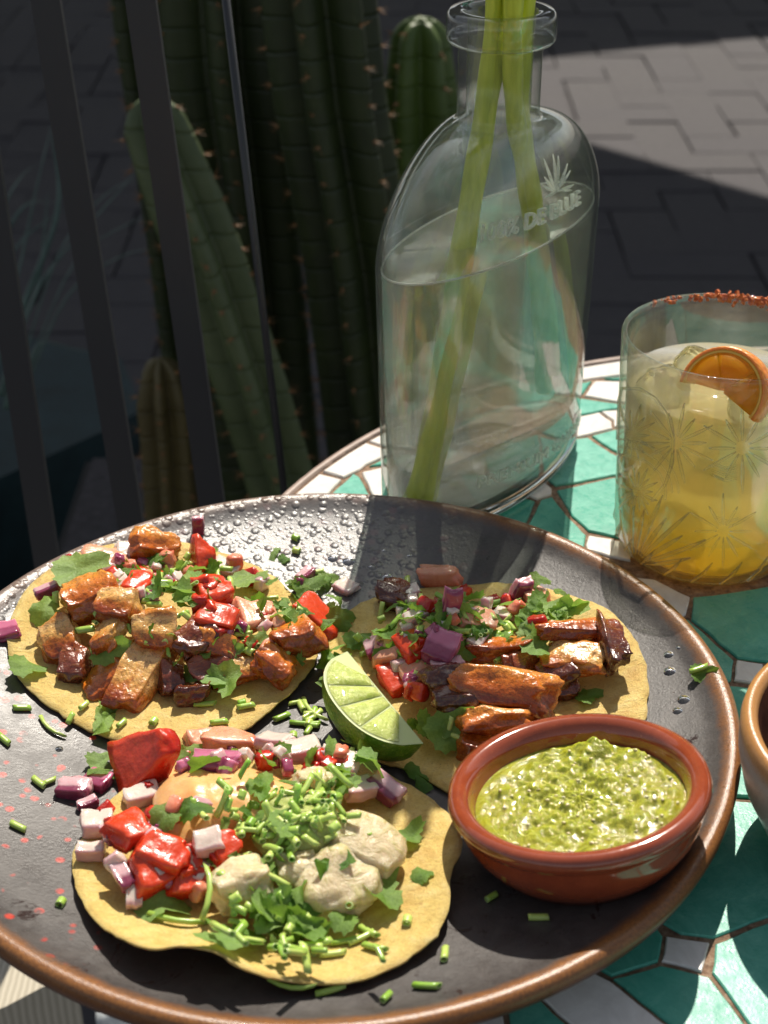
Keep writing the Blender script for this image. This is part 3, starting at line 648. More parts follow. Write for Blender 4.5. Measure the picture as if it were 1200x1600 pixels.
mk('plate_foot', lathe([(14.2, 1.68), (13.2, 1.45), (10.5, .8), (8.6, .45), (8.4, .03), (7.9, .03), (7.8, .4), (.01, .4)], 128), PLATE_U, pl)

# ------------------------------------------------------------------ tortillas and the surface the toppings lie on
TORTS = []
def tortilla(outline, centre, cz, label, thick=.12):
    """outline: (px, py, lift above the plate)"""
    E = []
    for a, b, l in outline:
        z = 1.3
        for _ in range(8):
            p = at(a, b, z+0); z = plate_z(p.x, p.y)+l
        p = at(a, b, z); E.append(Vector((p.x, p.y, z)))
    c = at(centre[0], centre[1], 1.2); c.z = plate_z(c.x, c.y)+cz
    n = 120; R = []
    m_ = len(E)
    for i in range(n):                                  # Catmull-Rom through the outline
        u = i/n*m_; k = int(u); f = u-k; p0, p1, p2, p3 = E[(k-1) % m_], E[k % m_], E[(k+1) % m_], E[(k+2) % m_]
        q = .5*((2*p1)+(p2-p0)*f+(2*p0-5*p1+4*p2-p3)*f*f+(3*p1-p0-3*p2+p3)*f**3)
        d = (q-c).normalized(); q += d*(.07*nz(q, 1.4, 6)+.06*nz(q, 4, 2)+.03*nz(q, 9, 2)); R.append(q)
    rings = 18; V = []; top = lambda s, q: None
    for side in (0, 1):
        for j in range(rings+1):
            s = j/rings
            for q in R:
                p = c.lerp(q, s); zl = lerp(c.z, q.z, s**2.2); pz = plate_z(p.x, p.y)+.04
                zl = max(zl, pz)+.05*nz(p, .9, 8)*(.3+.7*s)
                V.append((p.x, p.y, max(zl, pz)+(thick if side == 0 else 0)*(1-.35*s**8)))
    Fc = []; o_ = (rings+1)*n
    for j in range(rings):
        for i in range(n):
            k = (i+1) % n
            Fc.append((j*n+i, (j+1)*n+i, (j+1)*n+k, j*n+k)); Fc.append((o_+j*n+i, o_+j*n+k, o_+(j+1)*n+k, o_+(j+1)*n+i))
    for i in range(n):
        k = (i+1) % n; Fc.append((rings*n+i, o_+rings*n+i, o_+rings*n+k, rings*n+k))
    P0 = Vector((c.x, c.y, c.z))
    o = mk('tortilla', ([tuple(Vector(v)-P0) for v in V], Fc), TORT, None, True, tuple(P0)); tag(o, label, 'tortilla', 'corn tortillas on the plate')
    TORTS.append((c, R, thick)); return o
def tort_z(x, y):
    best = -9
    for c, R, th_ in TORTS:
        d = Vector((x-c.x, y-c.y)); L = d.length
        if L > 7.5: continue
        a = math.atan2(d.y, d.x); bi, bd = 0, 9
        for i, q in enumerate(R):
            e = abs((math.atan2(q.y-c.y, q.x-c.x)-a+PI) % (2*PI)-PI)
            if e < bd: bi, bd = i, e
        q = R[bi]; Lq = math.hypot(q.x-c.x, q.y-c.y); s = L/Lq
        if s <= 1: best = max(best, max(lerp(c.z, q.z, s**2.2), plate_z(x, y)+.04)+th_)
    return best
tortilla([(12, 1010, .1), (25, 950, .15), (60, 905, .2), (120, 868, .2), (200, 848, .2), (290, 850, .15), (365, 872, .15), (420, 898, .2), (460, 935, .2), (492, 975, .2), (495, 1025, .2), (470, 1068, .25), (430, 1105, .3), (385, 1142, .25), (320, 1164, .2), (262, 1169, .15), (205, 1163, .15), (140, 1143, .12), (80, 1108, .1), (35, 1068, .1)], (255, 1000), .12, 'yellow corn tortilla at the left of the plate under the pork and cilantro')
tortilla([(512, 1000, .2), (530, 968, .2), (580, 938, .15), (650, 922, .1), (730, 916, .1), (810, 914, .15), (880, 929, .2), (945, 952, .2), (988, 995, .2), (1010, 1050, .15), (1012, 1105, .1), (985, 1170, .1), (900, 1230, .1), (800, 1255, .1), (715, 1245, .1), (650, 1210, .1), (590, 1190, .12), (535, 1150, .15), (508, 1080, .2)], (760, 1070), .12, 'yellow corn tortilla at the upper right, partly under the terracotta bowl')
tortilla([(114, 1344, .15), (122, 1395, .3), (150, 1440, .5), (190, 1470, .8), (240, 1486, .95), (287, 1480, 1.15), (338, 1490, 1.3), (377, 1515, .9), (428, 1531, .55), (502, 1539, .3), (570, 1531, .25), (632, 1503, .3), (678, 1469, .4), (700, 1423, .6), (706, 1367, .8), (723, 1325, .9), (715, 1295, .8), (683, 1259, .5), (627, 1222, .4), (560, 1190, .4), (480, 1172, .4), (400, 1165, .4), (300, 1175, .3), (230, 1205, .25), (165, 1262, .2), (124, 1318, .2)], (400, 1340), .12, 'yellow corn tortilla at the front with one lifted wavy edge')
MOUNDS = []     # (centre px, rx, ry, angle, height)
for (a, b, rx, ry, h) in ((265, 975, 4.6, 3.0, 1.35), (150, 950, 2.5, 2.6, .9), (420, 985, 2.6, 2.4, .8), (690, 985, 2.8, 2.6, 1.3), (860, 1000, 3.4, 2.6, .9), (730, 1080, 2.6, 2.2, .9),
                          (350, 1270, 3.0, 3.0, 1.6), (480, 1300, 2.8, 3.0, 1.6), (230, 1330, 2.4, 2.2, 1.0), (470, 1200, 3.2, 1.9, .9), (420, 1390, 2.4, 1.8, .9)):
    c = at(a, b, 2.0); MOUNDS.append((c.x, c.y, rx, ry, h*(1.4 if b < 1100 and a < 560 else 1.25 if b < 1100 else 1.05)))
def surf(x, y, mound=True):
    z = plate_z(x, y); t_ = tort_z(x, y)
    if t_ > z: z = t_
    if mound and t_ > 0:
        k = 0
        for mx, my, rx, ry, h in MOUNDS:
            d = ((x-mx)/rx)**2+((y-my)/ry)**2
            if d < 1: k = max(k, h*(1-d)**.7)
        z += k
    return z
def hit(px, py, mound=True, up=0.0):
    d = ray(px, py); z0, z1 = 6.0, .5
    N = 60; prev = None
    for i in range(N+1):
        z = lerp(z0, z1, i/N); p = O+d*((z-CZ)/d.z)
        if p.z <= surf(p.x, p.y, mound)+up:
            if prev is not None:
                a, b = prev, p
                for _ in range(5):
                    c = (a+b)/2
                    if c.z <= surf(c.x, c.y, mound)+up: b = c
                    else: a = c
                return b
            return p
        prev = p
    return p
def pxcm(p): return F/proj(p)[2]
def normal(p, mound=True):
    e = .35; zx = surf(p.x+e, p.y, mound)-surf(p.x-e, p.y, mound); zy = surf(p.x, p.y+e, mound)-surf(p.x, p.y-e, mound)
    return Vector((-zx/(2*e), -zy/(2*e), 1)).normalized()
def rotm(nrm, yaw, tx=0.0, ty=0.0):
    q = Vector((0, 0, 1)).rotation_difference(nrm).to_matrix()
    return q @ Matrix.Rotation(yaw, 3, 'Z') @ Matrix.Rotation(tx, 3, 'X') @ Matrix.Rotation(ty, 3, 'Y')

seedc = [0]
def food(kind, px, py, w_, d_, h_, yaw, label, mat, cat, tilt=(0, 0), up=0.0, group=None, mound=True, **k):
    """a piece centred on a pixel: w_,d_,h_ in cm; yaw in degrees"""
    seedc[0] += 1
    p = hit(px, py, mound, up+h_*.30); nrm = normal(p, mound) if mound else Vector((0, 0, 1))
    kw = dict(n=8, rnd_=.3, amp=.12, fr=1.1, seed=seedc[0]); kw.update(k)
    me = mesh(kind, lump(w_, d_, h_, **kw), mat)
    o = ob(kind, me, None, tuple(p), rotm(nrm.lerp(Vector((0, 0, 1)), .4), math.radians(yaw), math.radians(tilt[0]), math.radians(tilt[1])))
    return tag(o, label, cat, group)
def P_(px, py, w_, d_, h_, yaw, label, m='c', **k): 
    k.setdefault('n', 15); k.setdefault('amp', .155); k.setdefault('rnd_', .46); k.setdefault('fr', 1.0); k.setdefault('taper', rnd.uniform(-.25, .3)); k.setdefault('skew', rnd.uniform(-.35, .35)); k.setdefault('bend', rnd.uniform(-.1, .35)); k.setdefault('tilt', (rnd.gauss(0, 16), rnd.gauss(0, 12)))
    return food('pork_chunk', px, py, w_, d_, h_, yaw, label, PORK[m], 'pork', group='roast pork chunks', **k)
def T_(px, py, w_, d_, h_, yaw, label, pale=False, **k):
    k.setdefault('amp', .13); k.setdefault('rnd_', .34); k.setdefault('taper', rnd.uniform(0, .4)); k.setdefault('skew', rnd.uniform(-.2, .3))
    return food('tomato_piece', px, py, w_, d_, h_, yaw, label, TOM_P if pale else TOM, 'tomato', group='chopped tomato', **k)
def N_(px, py, w_, d_, h_, yaw, label, m='w', **k):
    k.setdefault('amp', .09); k.setdefault('rnd_', .26); k.setdefault('bend', .25)
    return food('onion_piece', px, py, w_, d_, h_, yaw, label, dict(w=ONW, p=ONP, m=ONM)[m], 'onion', group='chopped red onion', **k)

# --- left taco
P_(240, 852, 1.9, 1.2, 1.1, 10, 'crisp orange pork cube at the far top of the left taco', 'c')
P_(140, 932, 1.9, 1.6, 1.2, 20, 'glossy brown pork chunk under the big pale leaf', 'c')
P_(186, 950, 1.5, 1.3, 1.2, -15, 'amber pork chunk in the upper left of the left taco', 'f')
P_(92, 1002, 1.3, 1.8, .9, 15, 'fatty tan pork piece at the left end of the left taco', 'f')
P_(118, 1040, 1.1, 1.5, 1.0, -5, 'dark purple brown pork block at the lower left of the left taco', 'd')
P_(178, 985, .9, 2.0, .8, -20, 'narrow upright strip of fatty pork, left of the long pork slab', 'f')
P_(225, 1048, 1.25, 3.6, .9, -22, 'long fatty pork slab pointing to the front of the left taco', 'f', n=14, rnd_=.18, amp=.12)
P_(172, 1058, 1.5, 1.4, .9, 30, 'orange brown pork chunk below the narrow fatty strip', 'c')
P_(268, 1062, .9, 1.2, .8, 10, 'small dark pork piece beside the long pork slab', 'd')
P_(300, 1000, 1.3, 1.3, .8, 40, 'deep brown pork chunk in the middle of the left taco', 'd')
P_(350, 1012, 2.2, .9, .7, -8, 'flat strip of brown pork right of the middle of the left taco', 'c')
P_(375, 1048, 2.0, .9, .7, 8, 'amber strip of pork behind the paired leaves', 'f')
P_(428, 1038, 1.4, 1.2, .9, -20, 'crumbly orange pork piece near the right of the left taco', 'c', amp=.24)
P_(466, 996, 1.5, 1.5, 1.1, 15, 'glossy brown pork chunk at the right end of the left taco', 'c')
P_(300, 1082, 1.2, 1.0, .8, 0, 'dark pork piece lowest on the left taco', 'd')
P_(240, 985, 1.5, 1.5, .9, 0, 'fatty pork chunk under the chopped stems of the left taco', 'f')
P_(325, 1042, 1.4, 1.2, .7, 30, 'brown pork piece under the flat strip', 'd')
T_(168, 876, 1.7, 1.5, .6, 20, 'pale pink tomato piece at the upper left of the left taco', True)
T_(122, 898, 1.3, .8, .5, -20, 'small pale tomato piece left of the big leaf', True)
T_(318, 872, .9, 1.3, 1.1, 10, 'pointed bright red tomato wedge at the top of the left taco', taper=.6, tilt=(25, 0))
T_(232, 900, 1.2, .9, .6, 15, 'red tomato piece behind the onion on the left taco')
T_(214, 918, 1.0, 1.2, .8, -15, 'red tomato piece beside the amber pork chunk')
T_(332, 925, 1.5, 1.4, .8, 30, 'wet red tomato piece in the middle of the left taco')
T_(338, 968, 1.5, 1.2, .8, -10, 'dark red tomato piece in front of the wet one')
T_(398, 962, 1.5, 1.4, .6, 20, 'orange tomato slice right of the middle of the left taco', True)
T_(497, 972, 2.1, 1.5, .8, -30, 'large bright red tomato piece between the left and right tacos', up=.3)
N_(196, 930, 1.4, 1.2, .5, -50, 'curved pale onion piece over the amber pork chunk', 'w', tilt=(20, 0))
N_(205, 862, 1.2, 1.0, .4, 15, 'flat pale onion piece next to the orange pork cube', 'w')
N_(252, 880, .9, .7, .4, 40, 'small violet onion piece near the orange pork cube', 'p')
N_(352, 885, 1.2, .8, .3, -30, 'pale onion piece behind the bright red wedge', 'w')
N_(74, 922, 1.0, .5, .4, 20, 'thin pale onion sliver on the left edge of the left tortilla', 'p')
N_(310, 822, .5, .35, .9, 5, 'dark violet onion sliver standing on the far rim of the plate', 'p', mound=False, bend=.1)
N_(6, 986, 1.1, 1.0, .35, 20, 'violet onion piece cut by the left border of the photo', 'm', mound=False)
N_(541, 917, .9, .8, .3, -40, 'white onion diamond lying on the plate between the tacos', 'w', mound=False)
N_(478, 900, .9, .5, .5, 60, 'pink onion sliver beside the white diamond', 'p', mound=False)
# --- right taco
P_(622, 932, 1.7, 1.4, 1.0, -30, 'dark crusty pork piece at the upper left of the right taco', 'd', amp=.22)
P_(785, 1078, 3.5, 1.5, 1.1, -6, 'large crisp orange pork slab in the middle of the right taco', 'c', n=14, up=.3)
P_(772, 1014, 2.3, 1.2, .8, -20, 'flat orange pork piece behind the large crisp slab', 'c', up=.1)
P_(892, 985, 2.4, .8, .7, 14, 'narrow glazed pork strip at the upper right of the right taco', 'c', up=.2)
P_(957, 1008, .9, 1.9, .9, 8, 'dark upright pork block at the right end of the right taco', 'd', rnd_=.15, up=.2)
P_(903, 1028, 1.9, 1.4, .7, -15, 'translucent fatty pork piece below the narrow strip', 'f', amp=.2, up=.1)
P_(868, 1052, 1.3, 1.3, .8, 25, 'brown pork piece between the slab and the fatty piece', 'd')
P_(880, 1075, 1.0, .8, .5, 0, 'small dark pork crumb near the terracotta bowl', 'd')
P_(775, 1128, 2.6, .8, .9, 8, 'red orange pork strip leaning on the terracotta bowl', 'c', up=.3)
P_(742, 1160, 1.0, 1.6, .9, -15, 'rust red pork piece just left of the terracotta bowl', 'c')
P_(712, 1090, 1.6, 1.4, .8, 0, 'dark pork piece in the shade of the crisp slab', 'd')
P_(690, 1060, 1.6, 1.4, .9, 20, 'dark brown pork piece under the purple onion', 'd')
P_(820, 1040, 1.5, 1.2, .6, 20, 'brown pork piece under the pale leaves of the right taco', 'd')
T_(688, 903, 1.6, .7, .9, -4, 'pale tomato block at the far edge of the right taco', True, taper=.05)
T_(622, 1062, 1.2, 1.2, .8, 25, 'red tomato piece touching the lime wedge')
T_(604, 1020, 1.1, 1.0, .7, -10, 'orange tomato piece above the lime wedge', True)
T_(645, 1010, 1.2, 1.1, .7, 30, 'red tomato piece in the left of the right taco')
T_(742, 970, 1.4, 1.1, .6, 0, 'orange tomato piece behind the chopped leaves of the right taco', True)
T_(838, 935, 1.0, 1.2, .9, 15, 'pale tomato piece at the top of the right taco', True, taper=.5)
T_(655, 1045, 1.2, 1.0, .6, 0, 'pale tomato piece beside the purple onion', True)
N_(705, 945, .7, .4, 1.3, 8, 'upright magenta onion strip in the right taco', 'm', tilt=(-15, 8), up=.3)
N_(812, 925, .7, .5, 1.2, 20, 'violet onion petal standing at the top of the right taco', 'p', tilt=(10, 20), up=.3)
N_(690, 1012, 1.2, 1.4, .7, -25, 'glossy purple onion petals in the middle of the right taco', 'm', up=.3)
N_(586, 1012, .7, .9, .5, 10, 'violet onion piece above the lime wedge', 'p')
N_(640, 926, .8, .6, .4, 20, 'small pale onion cube on the dark crusty pork', 'w', up=.4)
N_(655, 960, 1.2, .6, .4, 30, 'pale onion slice below the dark crusty pork', 'w', up=.2)
N_(790, 962, 1.0, .8, .4, -30, 'pale onion piece under the standing violet petal', 'w')
N_(700, 1045, 1.2, 1.0, .5, 10, 'pink onion piece under the glossy purple petals', 'p', up=.1)
N_(745, 1000, .8, .6, .4, 60, 'white onion piece left of the flat orange pork', 'w', up=.2)
# --- front taco
T_(234, 1182, 2.5, 1.7, 1.0, 15, 'bright red tomato wedge standing above the front taco', taper=.45, tilt=(25, -52), mound=False, up=.35, amp=.07, rnd_=.3, bend=.2)
T_(202, 1300, 1.4, 1.2, .9, -50, 'large red tomato piece at the left of the front taco', rnd_=.4, amp=.15)
T_(252, 1340, 1.6, 1.1, 1.0, -25, 'seedy red tomato piece right below the cream sauce drip', rnd_=.4, amp=.15, up=.1)
T_(300, 1375, 1.7, 1.1, .8, 10, 'orange red tomato piece below the cream sauce')
T_(350, 1325, .9, .9, .7, 25, 'small red tomato cube right of the cream sauce drip', up=.3)
T_(362, 1160, 1.7, 1.2, .7, -10, 'pale tomato slice at the far side of the front taco', True)
T_(322, 1162, 1.3, 1.0, .7, 30, 'orange pink tomato slice next to the standing wedge', True)
T_(240, 1370, 1.3, 1.0, .8, 20, 'red tomato piece under the large one')
N_(116, 1233, 1.15, .75, .55, -5, 'purple and white onion block on the plate left of the front taco', 'p', mound=False, bend=.05)
N_(152, 1220, .9, .8, .4, -25, 'violet striped onion petal beside the onion block', 'm', mound=False)
N_(137, 1257, .7, .4, .4, 35, 'small violet onion chip in front of the onion block', 'p', mound=False)
N_(152, 1287, 1.0, .9, .6, 10, 'milky onion cube at the left edge of the front tortilla', 'w', mound=False, up=.1)
N_(142, 1330, .9, .5, .5, 0, 'pale onion slab overhanging the left edge of the front tortilla', 'w', mound=False, up=.2)
N_(180, 1300, .8, .7, .5, 30, 'violet onion bit beside the large tomato piece', 'p')
N_(222, 1243, 1.2, .8, .5, 20, 'translucent onion piece behind the large tomato piece', 'w')
N_(211, 1388, .5, 1.3, .4, 5, 'narrow pale onion strip in front of the large tomato piece', 'w')
N_(190, 1365, .5, 1.3, .4, 30, 'narrow violet onion strip left of the pale strip', 'p')
N_(326, 1318, .9, .8, .8, 15, 'white onion cube against the cream sauce', 'w', up=.4)
N_(303, 1362, .8, .8, .5, -20, 'pale onion cube on the orange red tomato', 'w', up=.3)
N_(258, 1352, .9, .7, .4, 40, 'thin pale onion piece on the large tomato', 'w', up=.3)
N_(602, 1232, 1.2, .8, .5, -35, 'dark violet onion petal at the upper right of the front taco', 'p', up=.1)
N_(338, 1192, 1.7, 1.0, .5, -10, 'large lilac onion piece behind the cream sauce', 'm', up=.1)
N_(470, 1172, 1.3, .9, .5, 20, 'pale onion piece at the far side of the front taco', 'w')
N_(528, 1192, 1.4, 1.0, .6, -15, 'pale onion piece right of the far side of the front taco', 'w')
N_(430, 1160, 1.2, .8, .5, -30, 'flat pale onion piece near the lime wedge', 'w')
N_(560, 1232, 1.2, .8, .5, 30, 'greyish onion piece among the shaded leaves', 'w')
def R_(px, py, w_, d_, h_, yaw, label, **k):
    k.setdefault('amp', .155); k.setdefault('rnd_', .7); k.setdefault('n', 14)
    return food('prawn_piece', px, py, w_, d_, h_, yaw, label, PRAWN, 'prawn', group='pale prawn pieces', **k)
R_(375, 1382, 1.6, 1.4, 1.3, 20, 'herb flecked pale prawn piece at the front left of the leaf cluster', up=-.1)
R_(525, 1378, 2.3, 2.1, 1.4, 30, 'largest pale prawn piece at the front right of the front taco', up=-.2)
R_(465, 1362, 1.3, 1.1, .9, 10, 'small pale prawn piece between the two larger ones')
R_(492, 1222, 1.3, 1.0, .8, 0, 'small pale prawn piece behind the herb mash')
R_(575, 1318, 1.9, 2.3, .9, 70, 'flat smooth pale slice at the right of the front taco', amp=.05)
def dice(n, clusters, taco):
    ons = [mesh('onion_dice', lump(.5, .42, .34, 5, .25, .12, 1, 60+i), mm) for i, mm in enumerate((ONW, ONP, ONW, ONM))]
    tos = [mesh('tomato_dice', lump(.6, .5, .4, 5, .35, .16, 1, 70+i), mm) for i, mm in enumerate((TOM, TOM_P, TOM))]
    for i in range(n):
        c = clusters[i % len(clusters)]; x, y = rnd.gauss(c[0], c[2]), rnd.gauss(c[1], c[3]); p = hit(x, y, True, rnd.uniform(.1, .5)); k = rnd.random() < .62
        o = ob('onion_dice' if k else 'tomato_dice', rnd.choice(ons if k else tos), None, tuple(p), (rnd.uniform(0, 6), rnd.uniform(0, 6), rnd.uniform(0, 6)), rnd.uniform(.75, 1.3))
        w_ = c[4] if len(c) > 4 else ''
        tag(o, 'tiny diced %s on the %s taco %s' % ('onion' if k else 'tomato', taco, w_), 'onion' if k else 'tomato', 'finely diced %s on the %s taco' % ('onion' if k else 'tomato', taco))
dice(46, [(250, 900, 50, 22, 'behind the amber pork'), (350, 930, 45, 25, 'around the wet red tomato'), (200, 890, 40, 20, 'beside the biggest pale leaf'), (420, 985, 30, 18, 'near its right end')], 'left')
dice(46, [(650, 1000, 30, 30, 'left of the purple petals'), (700, 950, 50, 20, 'around the magenta strip'), (640, 1050, 18, 18, 'touching the lime wedge'), (790, 950, 30, 14, 'under the standing violet petal')], 'right')
dice(60, [(230, 1290, 35, 30, 'left of the cream sauce'), (300, 1350, 30, 22, 'below the cream sauce drip'), (400, 1180, 60, 12, 'behind the cream sauce'), (270, 1370, 40, 18, 'at the front left'), (500, 1185, 35, 14, 'on its shaded far side')], 'front')
# cream sauce ------------------------------------------------------
def poured(outline, hgt, label, centre):
    E = [hit(a, b) for a, b in outline]; c = hit(*centre); n = 72; m_ = len(E); R = []
    for i in range(n):
        u = i/n*m_; k = int(u); f = u-k; p0, p1, p2, p3 = E[(k-1) % m_], E[k % m_], E[(k+1) % m_], E[(k+2) % m_]
        R.append(.5*((2*p1)+(p2-p0)*f+(2*p0-5*p1+4*p2-p3)*f*f+(3*p1-p0-3*p2+p3)*f**3))
    V, Fc = [], []; r_ = 16
    for j in range(r_+1):
        s = j/r_
        for q in R:
            x, y = lerp(c.x, q.x, s), lerp(c.y, q.y, s)
            z = surf(x, y)-.12+hgt*math.sqrt(max(0, 1-s**2.6))*(1+.35*nz((x, y, 0), .75, 9))+.16*nz((x, y, 3), .9, 2)*(1-s)
            z += .10*nz((x, y, 5), 2.3, 4)*(1-s**4)+.05*nz((x, y, 5), 6, 4)*(1-s**4)*(2 if hgt > .9 else .3)
            V.append((x-c.x, y-c.y, z-c.z))
    for j in range(r_):
        for i in range(n): k = (i+1) % n; Fc.append((j*n+i, (j+1)*n+i, (j+1)*n+k, j*n+k))
    V2 = [(v[0], v[1], v[2]-.0) for v in V[r_*n:]]; 
    o = mk('cream_sauce', (V, Fc), CREAM, None, True, tuple(c)); return tag(o, label, 'sauce')
poured([(243, 1215), (285, 1196), (330, 1206), (370, 1202), (425, 1206), (480, 1225), (530, 1245), (520, 1275), (470, 1290), (430, 1295), (375, 1292), (335, 1296), (318, 1335), (285, 1350), (255, 1325), (243, 1285), (238, 1250)], .45, 'peach coloured cream sauce poured over the front taco', (330, 1245))
m = M('herb_mash'); m.set(col=m.ramp(m.noise(170, 6, .7), [(.3, (.25, .34, .05)), (.5, (.52, .56, .17)), (.75, (.72, .70, .38))]), rough=.3, coat=.3).sss(.3, (.8, 1, .3), .003); m.bump(m.noise(150, 6, .7), 1, .003); MASH = m.m
o = poured([(402, 1272), (425, 1252), (462, 1244), (520, 1262), (545, 1300), (530, 1335), (480, 1350), (430, 1342), (402, 1322), (392, 1295)], .8, 'pale green herb mash heaped over the middle of the front taco', (450, 1295)); o.name = 'herb_mash'; o.data.materials[0] = MASH; o['category'] = 'herb mash'
# lime wedge -------------------------------------------------------
def lime():
    A, B = at(520, 1026, 3.3), at(634, 1166, 2.4)
    ax = (B-A).normalized(); L = (B-A).length*.52; c = (A+B)/2
    # cut face normal roughly to the viewer and up; round rind towards lower left
    view = (O-c).normalized(); fn = (view*.38+Vector((.40, .05, .70))).normalized(); fn = (fn-ax*fn.dot(ax)).normalized()
    rd = fn.cross(ax); 
    if rd.x > 0: rd = -rd                              # direction from the straight core edge to the rind
    R = 2.0; wedge = math.radians(78)
    def S(u, a, k=1.0):                                # u along axis -1..1, a angle 0 (face) .. wedge (other face)
        d = rd*math.cos(a)-fn*math.sin(a); return ax*(u*L)*(1 if k == 1 else (.93+.07*k))+d*(R*k*math.sqrt(max(0, 1-abs(u)**2.3)))
    nu, na = 28, 16; V, Fc = [], []
    for i in range(nu+1):
        u = -1+2*i/nu
        for j in range(na+1): V.append(tuple(S(u, wedge*j/na)))
    for i in range(nu):
        for j in range(na): k = i*(na+1)+j; Fc.append((k, k+1, k+na+2, k+na+1))
    base = c-rd*R*.35
    t = emp('lime_wedge', 'juicy lime wedge leaning between the left and right tacos', 'lime', tuple(base), rot=None)
    mk('rind', (V, Fc), RIND, t)
    for face, a in (('f', 0), ('b', wedge)):
        for part, k0, k1, mat, off in (('pith', .968, 1.0, PITH, 0), ('membrane', .0, .968, MEMB, 0)):
            V, Fc = [], []
            for i in range(nu+1):
                u = -1+2*i/nu
                for j in range(5):
                    V.append(tuple(S(u, a, lerp(k0, k1, j/4))))
            for i in range(nu):
                for j in range(4): k = i*5+j; Fc.append((k, k+1, k+6, k+5))
            mk(part, (V, Fc), mat, t)
        # juicy segments as raised wedges on the face
        for s in range(4):
            u0, u1 = -.93+s*.465, -.93+s*.465+.445; V, Fc = [], []; nn = 8
            d0 = rd*math.cos(a)-fn*math.sin(a); nrm = (fn if face == 'f' else -(fn*math.cos(wedge)+rd*math.sin(wedge)))
            for i in range(nn+1):
                for j in range(nn+1):
                    s_, r_ = i/nn, j/nn; u = lerp(u0, u1, s_); r0 = R*.96*math.sqrt(max(0, 1-abs(u)**2.3))
                    uu = lerp(.0+(s-1.5)*.14+(s_-.5)*.1, u, .25+.75*r_) 
                    e = (1-(2*s_-1)**4)*(1-(2*r_-1)**4); nzv = .07*nz((u*6, r_*5, s), 1.5, 3)
                    V.append(tuple(ax*(uu*L*.95)+d0*(r0*(.04+.95*r_))+nrm*(.02+.13*e+nzv*e)))
            for i in range(nn):
                for j in range(nn): k = i*(nn+1)+j; Fc.append((k, k+1, k+nn+2, k+nn+1))
            mk('segment', (V, Fc), LFLESH, t)
    return t
lime()
# chopped herbs ------------------------------------------------------
def leafmesh(kind, seed):
    r = random.Random(seed); n = 26; out = []
    if kind == 'leaf':
        for i in range(n):
            a = -PI*.92+2*PI*.92*i/(n-1); lob = .62+.38*abs(math.cos(a*1.5))**.7; ser = 1+(.09 if i % 2 else -.08)*r.uniform(.5, 1.2)
            R = lob*ser*(1.15 if abs(a) < .5 else 1); out.append((R*math.cos(a), R*math.sin(a)*.82))
    else:                                              # cut strip of leaf
        l, ww = 1.0, r.uniform(.28, .45)
        for i in range(13): out.append((-l+2*l*i/12, -ww*(1+.25*r.uniform(-1, 1))))
        for i in range(13): out.append((l-2*l*i/12, ww*(1+.25*r.uniform(-1, 1))))
    bx, by, tw = r.uniform(-.5, .5), r.uniform(-.45, .15), r.uniform(-.5, .5); cur = r.uniform(.0, 6)
    V, Fc = [], []; n = len(out)
    for k in (0, .35, .7, 1):
        for (x, y) in out:
            x_, y_ = x*k, y*k; z = bx*x_*x_-by*abs(y_)*.8+tw*x_*y_+.10*math.sin(5*x_+cur)*abs(y_)+.05*math.sin(9*y_+cur); V.append((x_, y_, z))
            if k == 0: break
    st = lambda q: 1+(q-1)*n
    for i in range(n): Fc.append((0, st(1)+i, st(1)+(i+1) % n))
    for q in (1, 2):
        for i in range(n): j = (i+1) % n; Fc.append((st(q)+i, st(q+1)+i, st(q+1)+j, st(q)+j))
    return V, Fc
LEAVES = [mesh('cilantro_leaf', leafmesh('leaf', s), LEAF) for s in range(7)]+[mesh('cilantro_leaf', leafmesh('strip', s), LEAF) for s in range(4)]
LEAVES_L = [mesh('cilantro_leaf', leafmesh('leaf', s+30), LEAF_L) for s in range(4)]
def chivemesh(l, r0, bend, cut, seed):
    n = 9; m_ = 5; V, Fc = [], []
    for (rr, sgn) in ((1, 0), (.72, 1)):
        for j in range(m_):
            s = -1+2*j/(m_-1)
            for i in range(n):
                a = 2*PI*i/n; y, z = r0*rr*math.cos(a), r0*rr*math.sin(a)*.85; V.append((s*l/2+(cut*y if abs(s) == 1 else 0)*(1 if s > 0 else .6), y+bend*s*s, z))
    for j in range(m_-1):
        for i in range(n):
            k = (i+1) % n; Fc.append((j*n+i, j*n+k, (j+1)*n+k, (j+1)*n+i)); b = m_*n
            Fc.append((b+j*n+i, b+(j+1)*n+i, b+(j+1)*n+k, b+j*n+k))
    b = m_*n; core0 = len(Fc)
    for i in range(n):
        k = (i+1) % n; Fc.append((i, b+i, b+k, k)); e = (m_-1)*n; Fc.append((e+k, b+e+k, b+e+i, e+i))
    me = mesh('chive_piece', (V, Fc), [CHIVE, CORE])
    for p in me.polygons:
        if p.index >= core0: p.material_index = 1
    return me
CHIVES = [chivemesh(l, r0, b, c, i) for i, (l, r0, b, c) in enumerate(((.45, .11, 0, .3), (.6, .12, .01, -.4), (.75, .11, .02, .6), (.9, .10, .03, .2), (.3, .15, 0, .1), (.5, .09, .01, .7)))]
LONGCH = chivemesh(1.8, .10, .22, .9, 9)
def leaf(px, py, size, yaw, label, group=None, pale=False, tilt=(0, 0), up=.25, mound=True, v=None, flat=False):
    p = hit(px, py, mound, up); me = (LEAVES_L if pale else LEAVES); me = me[v if v is not None else rnd.randrange(len(me))]
    o = ob('cilantro_leaf', me, None, tuple(p), rotm(normal(p, mound).lerp(Vector((0, 0, 1)), .3), math.radians(yaw), math.radians(tilt[0]), math.radians(tilt[1])), size)
    return tag(o, label, 'cilantro leaf', group)
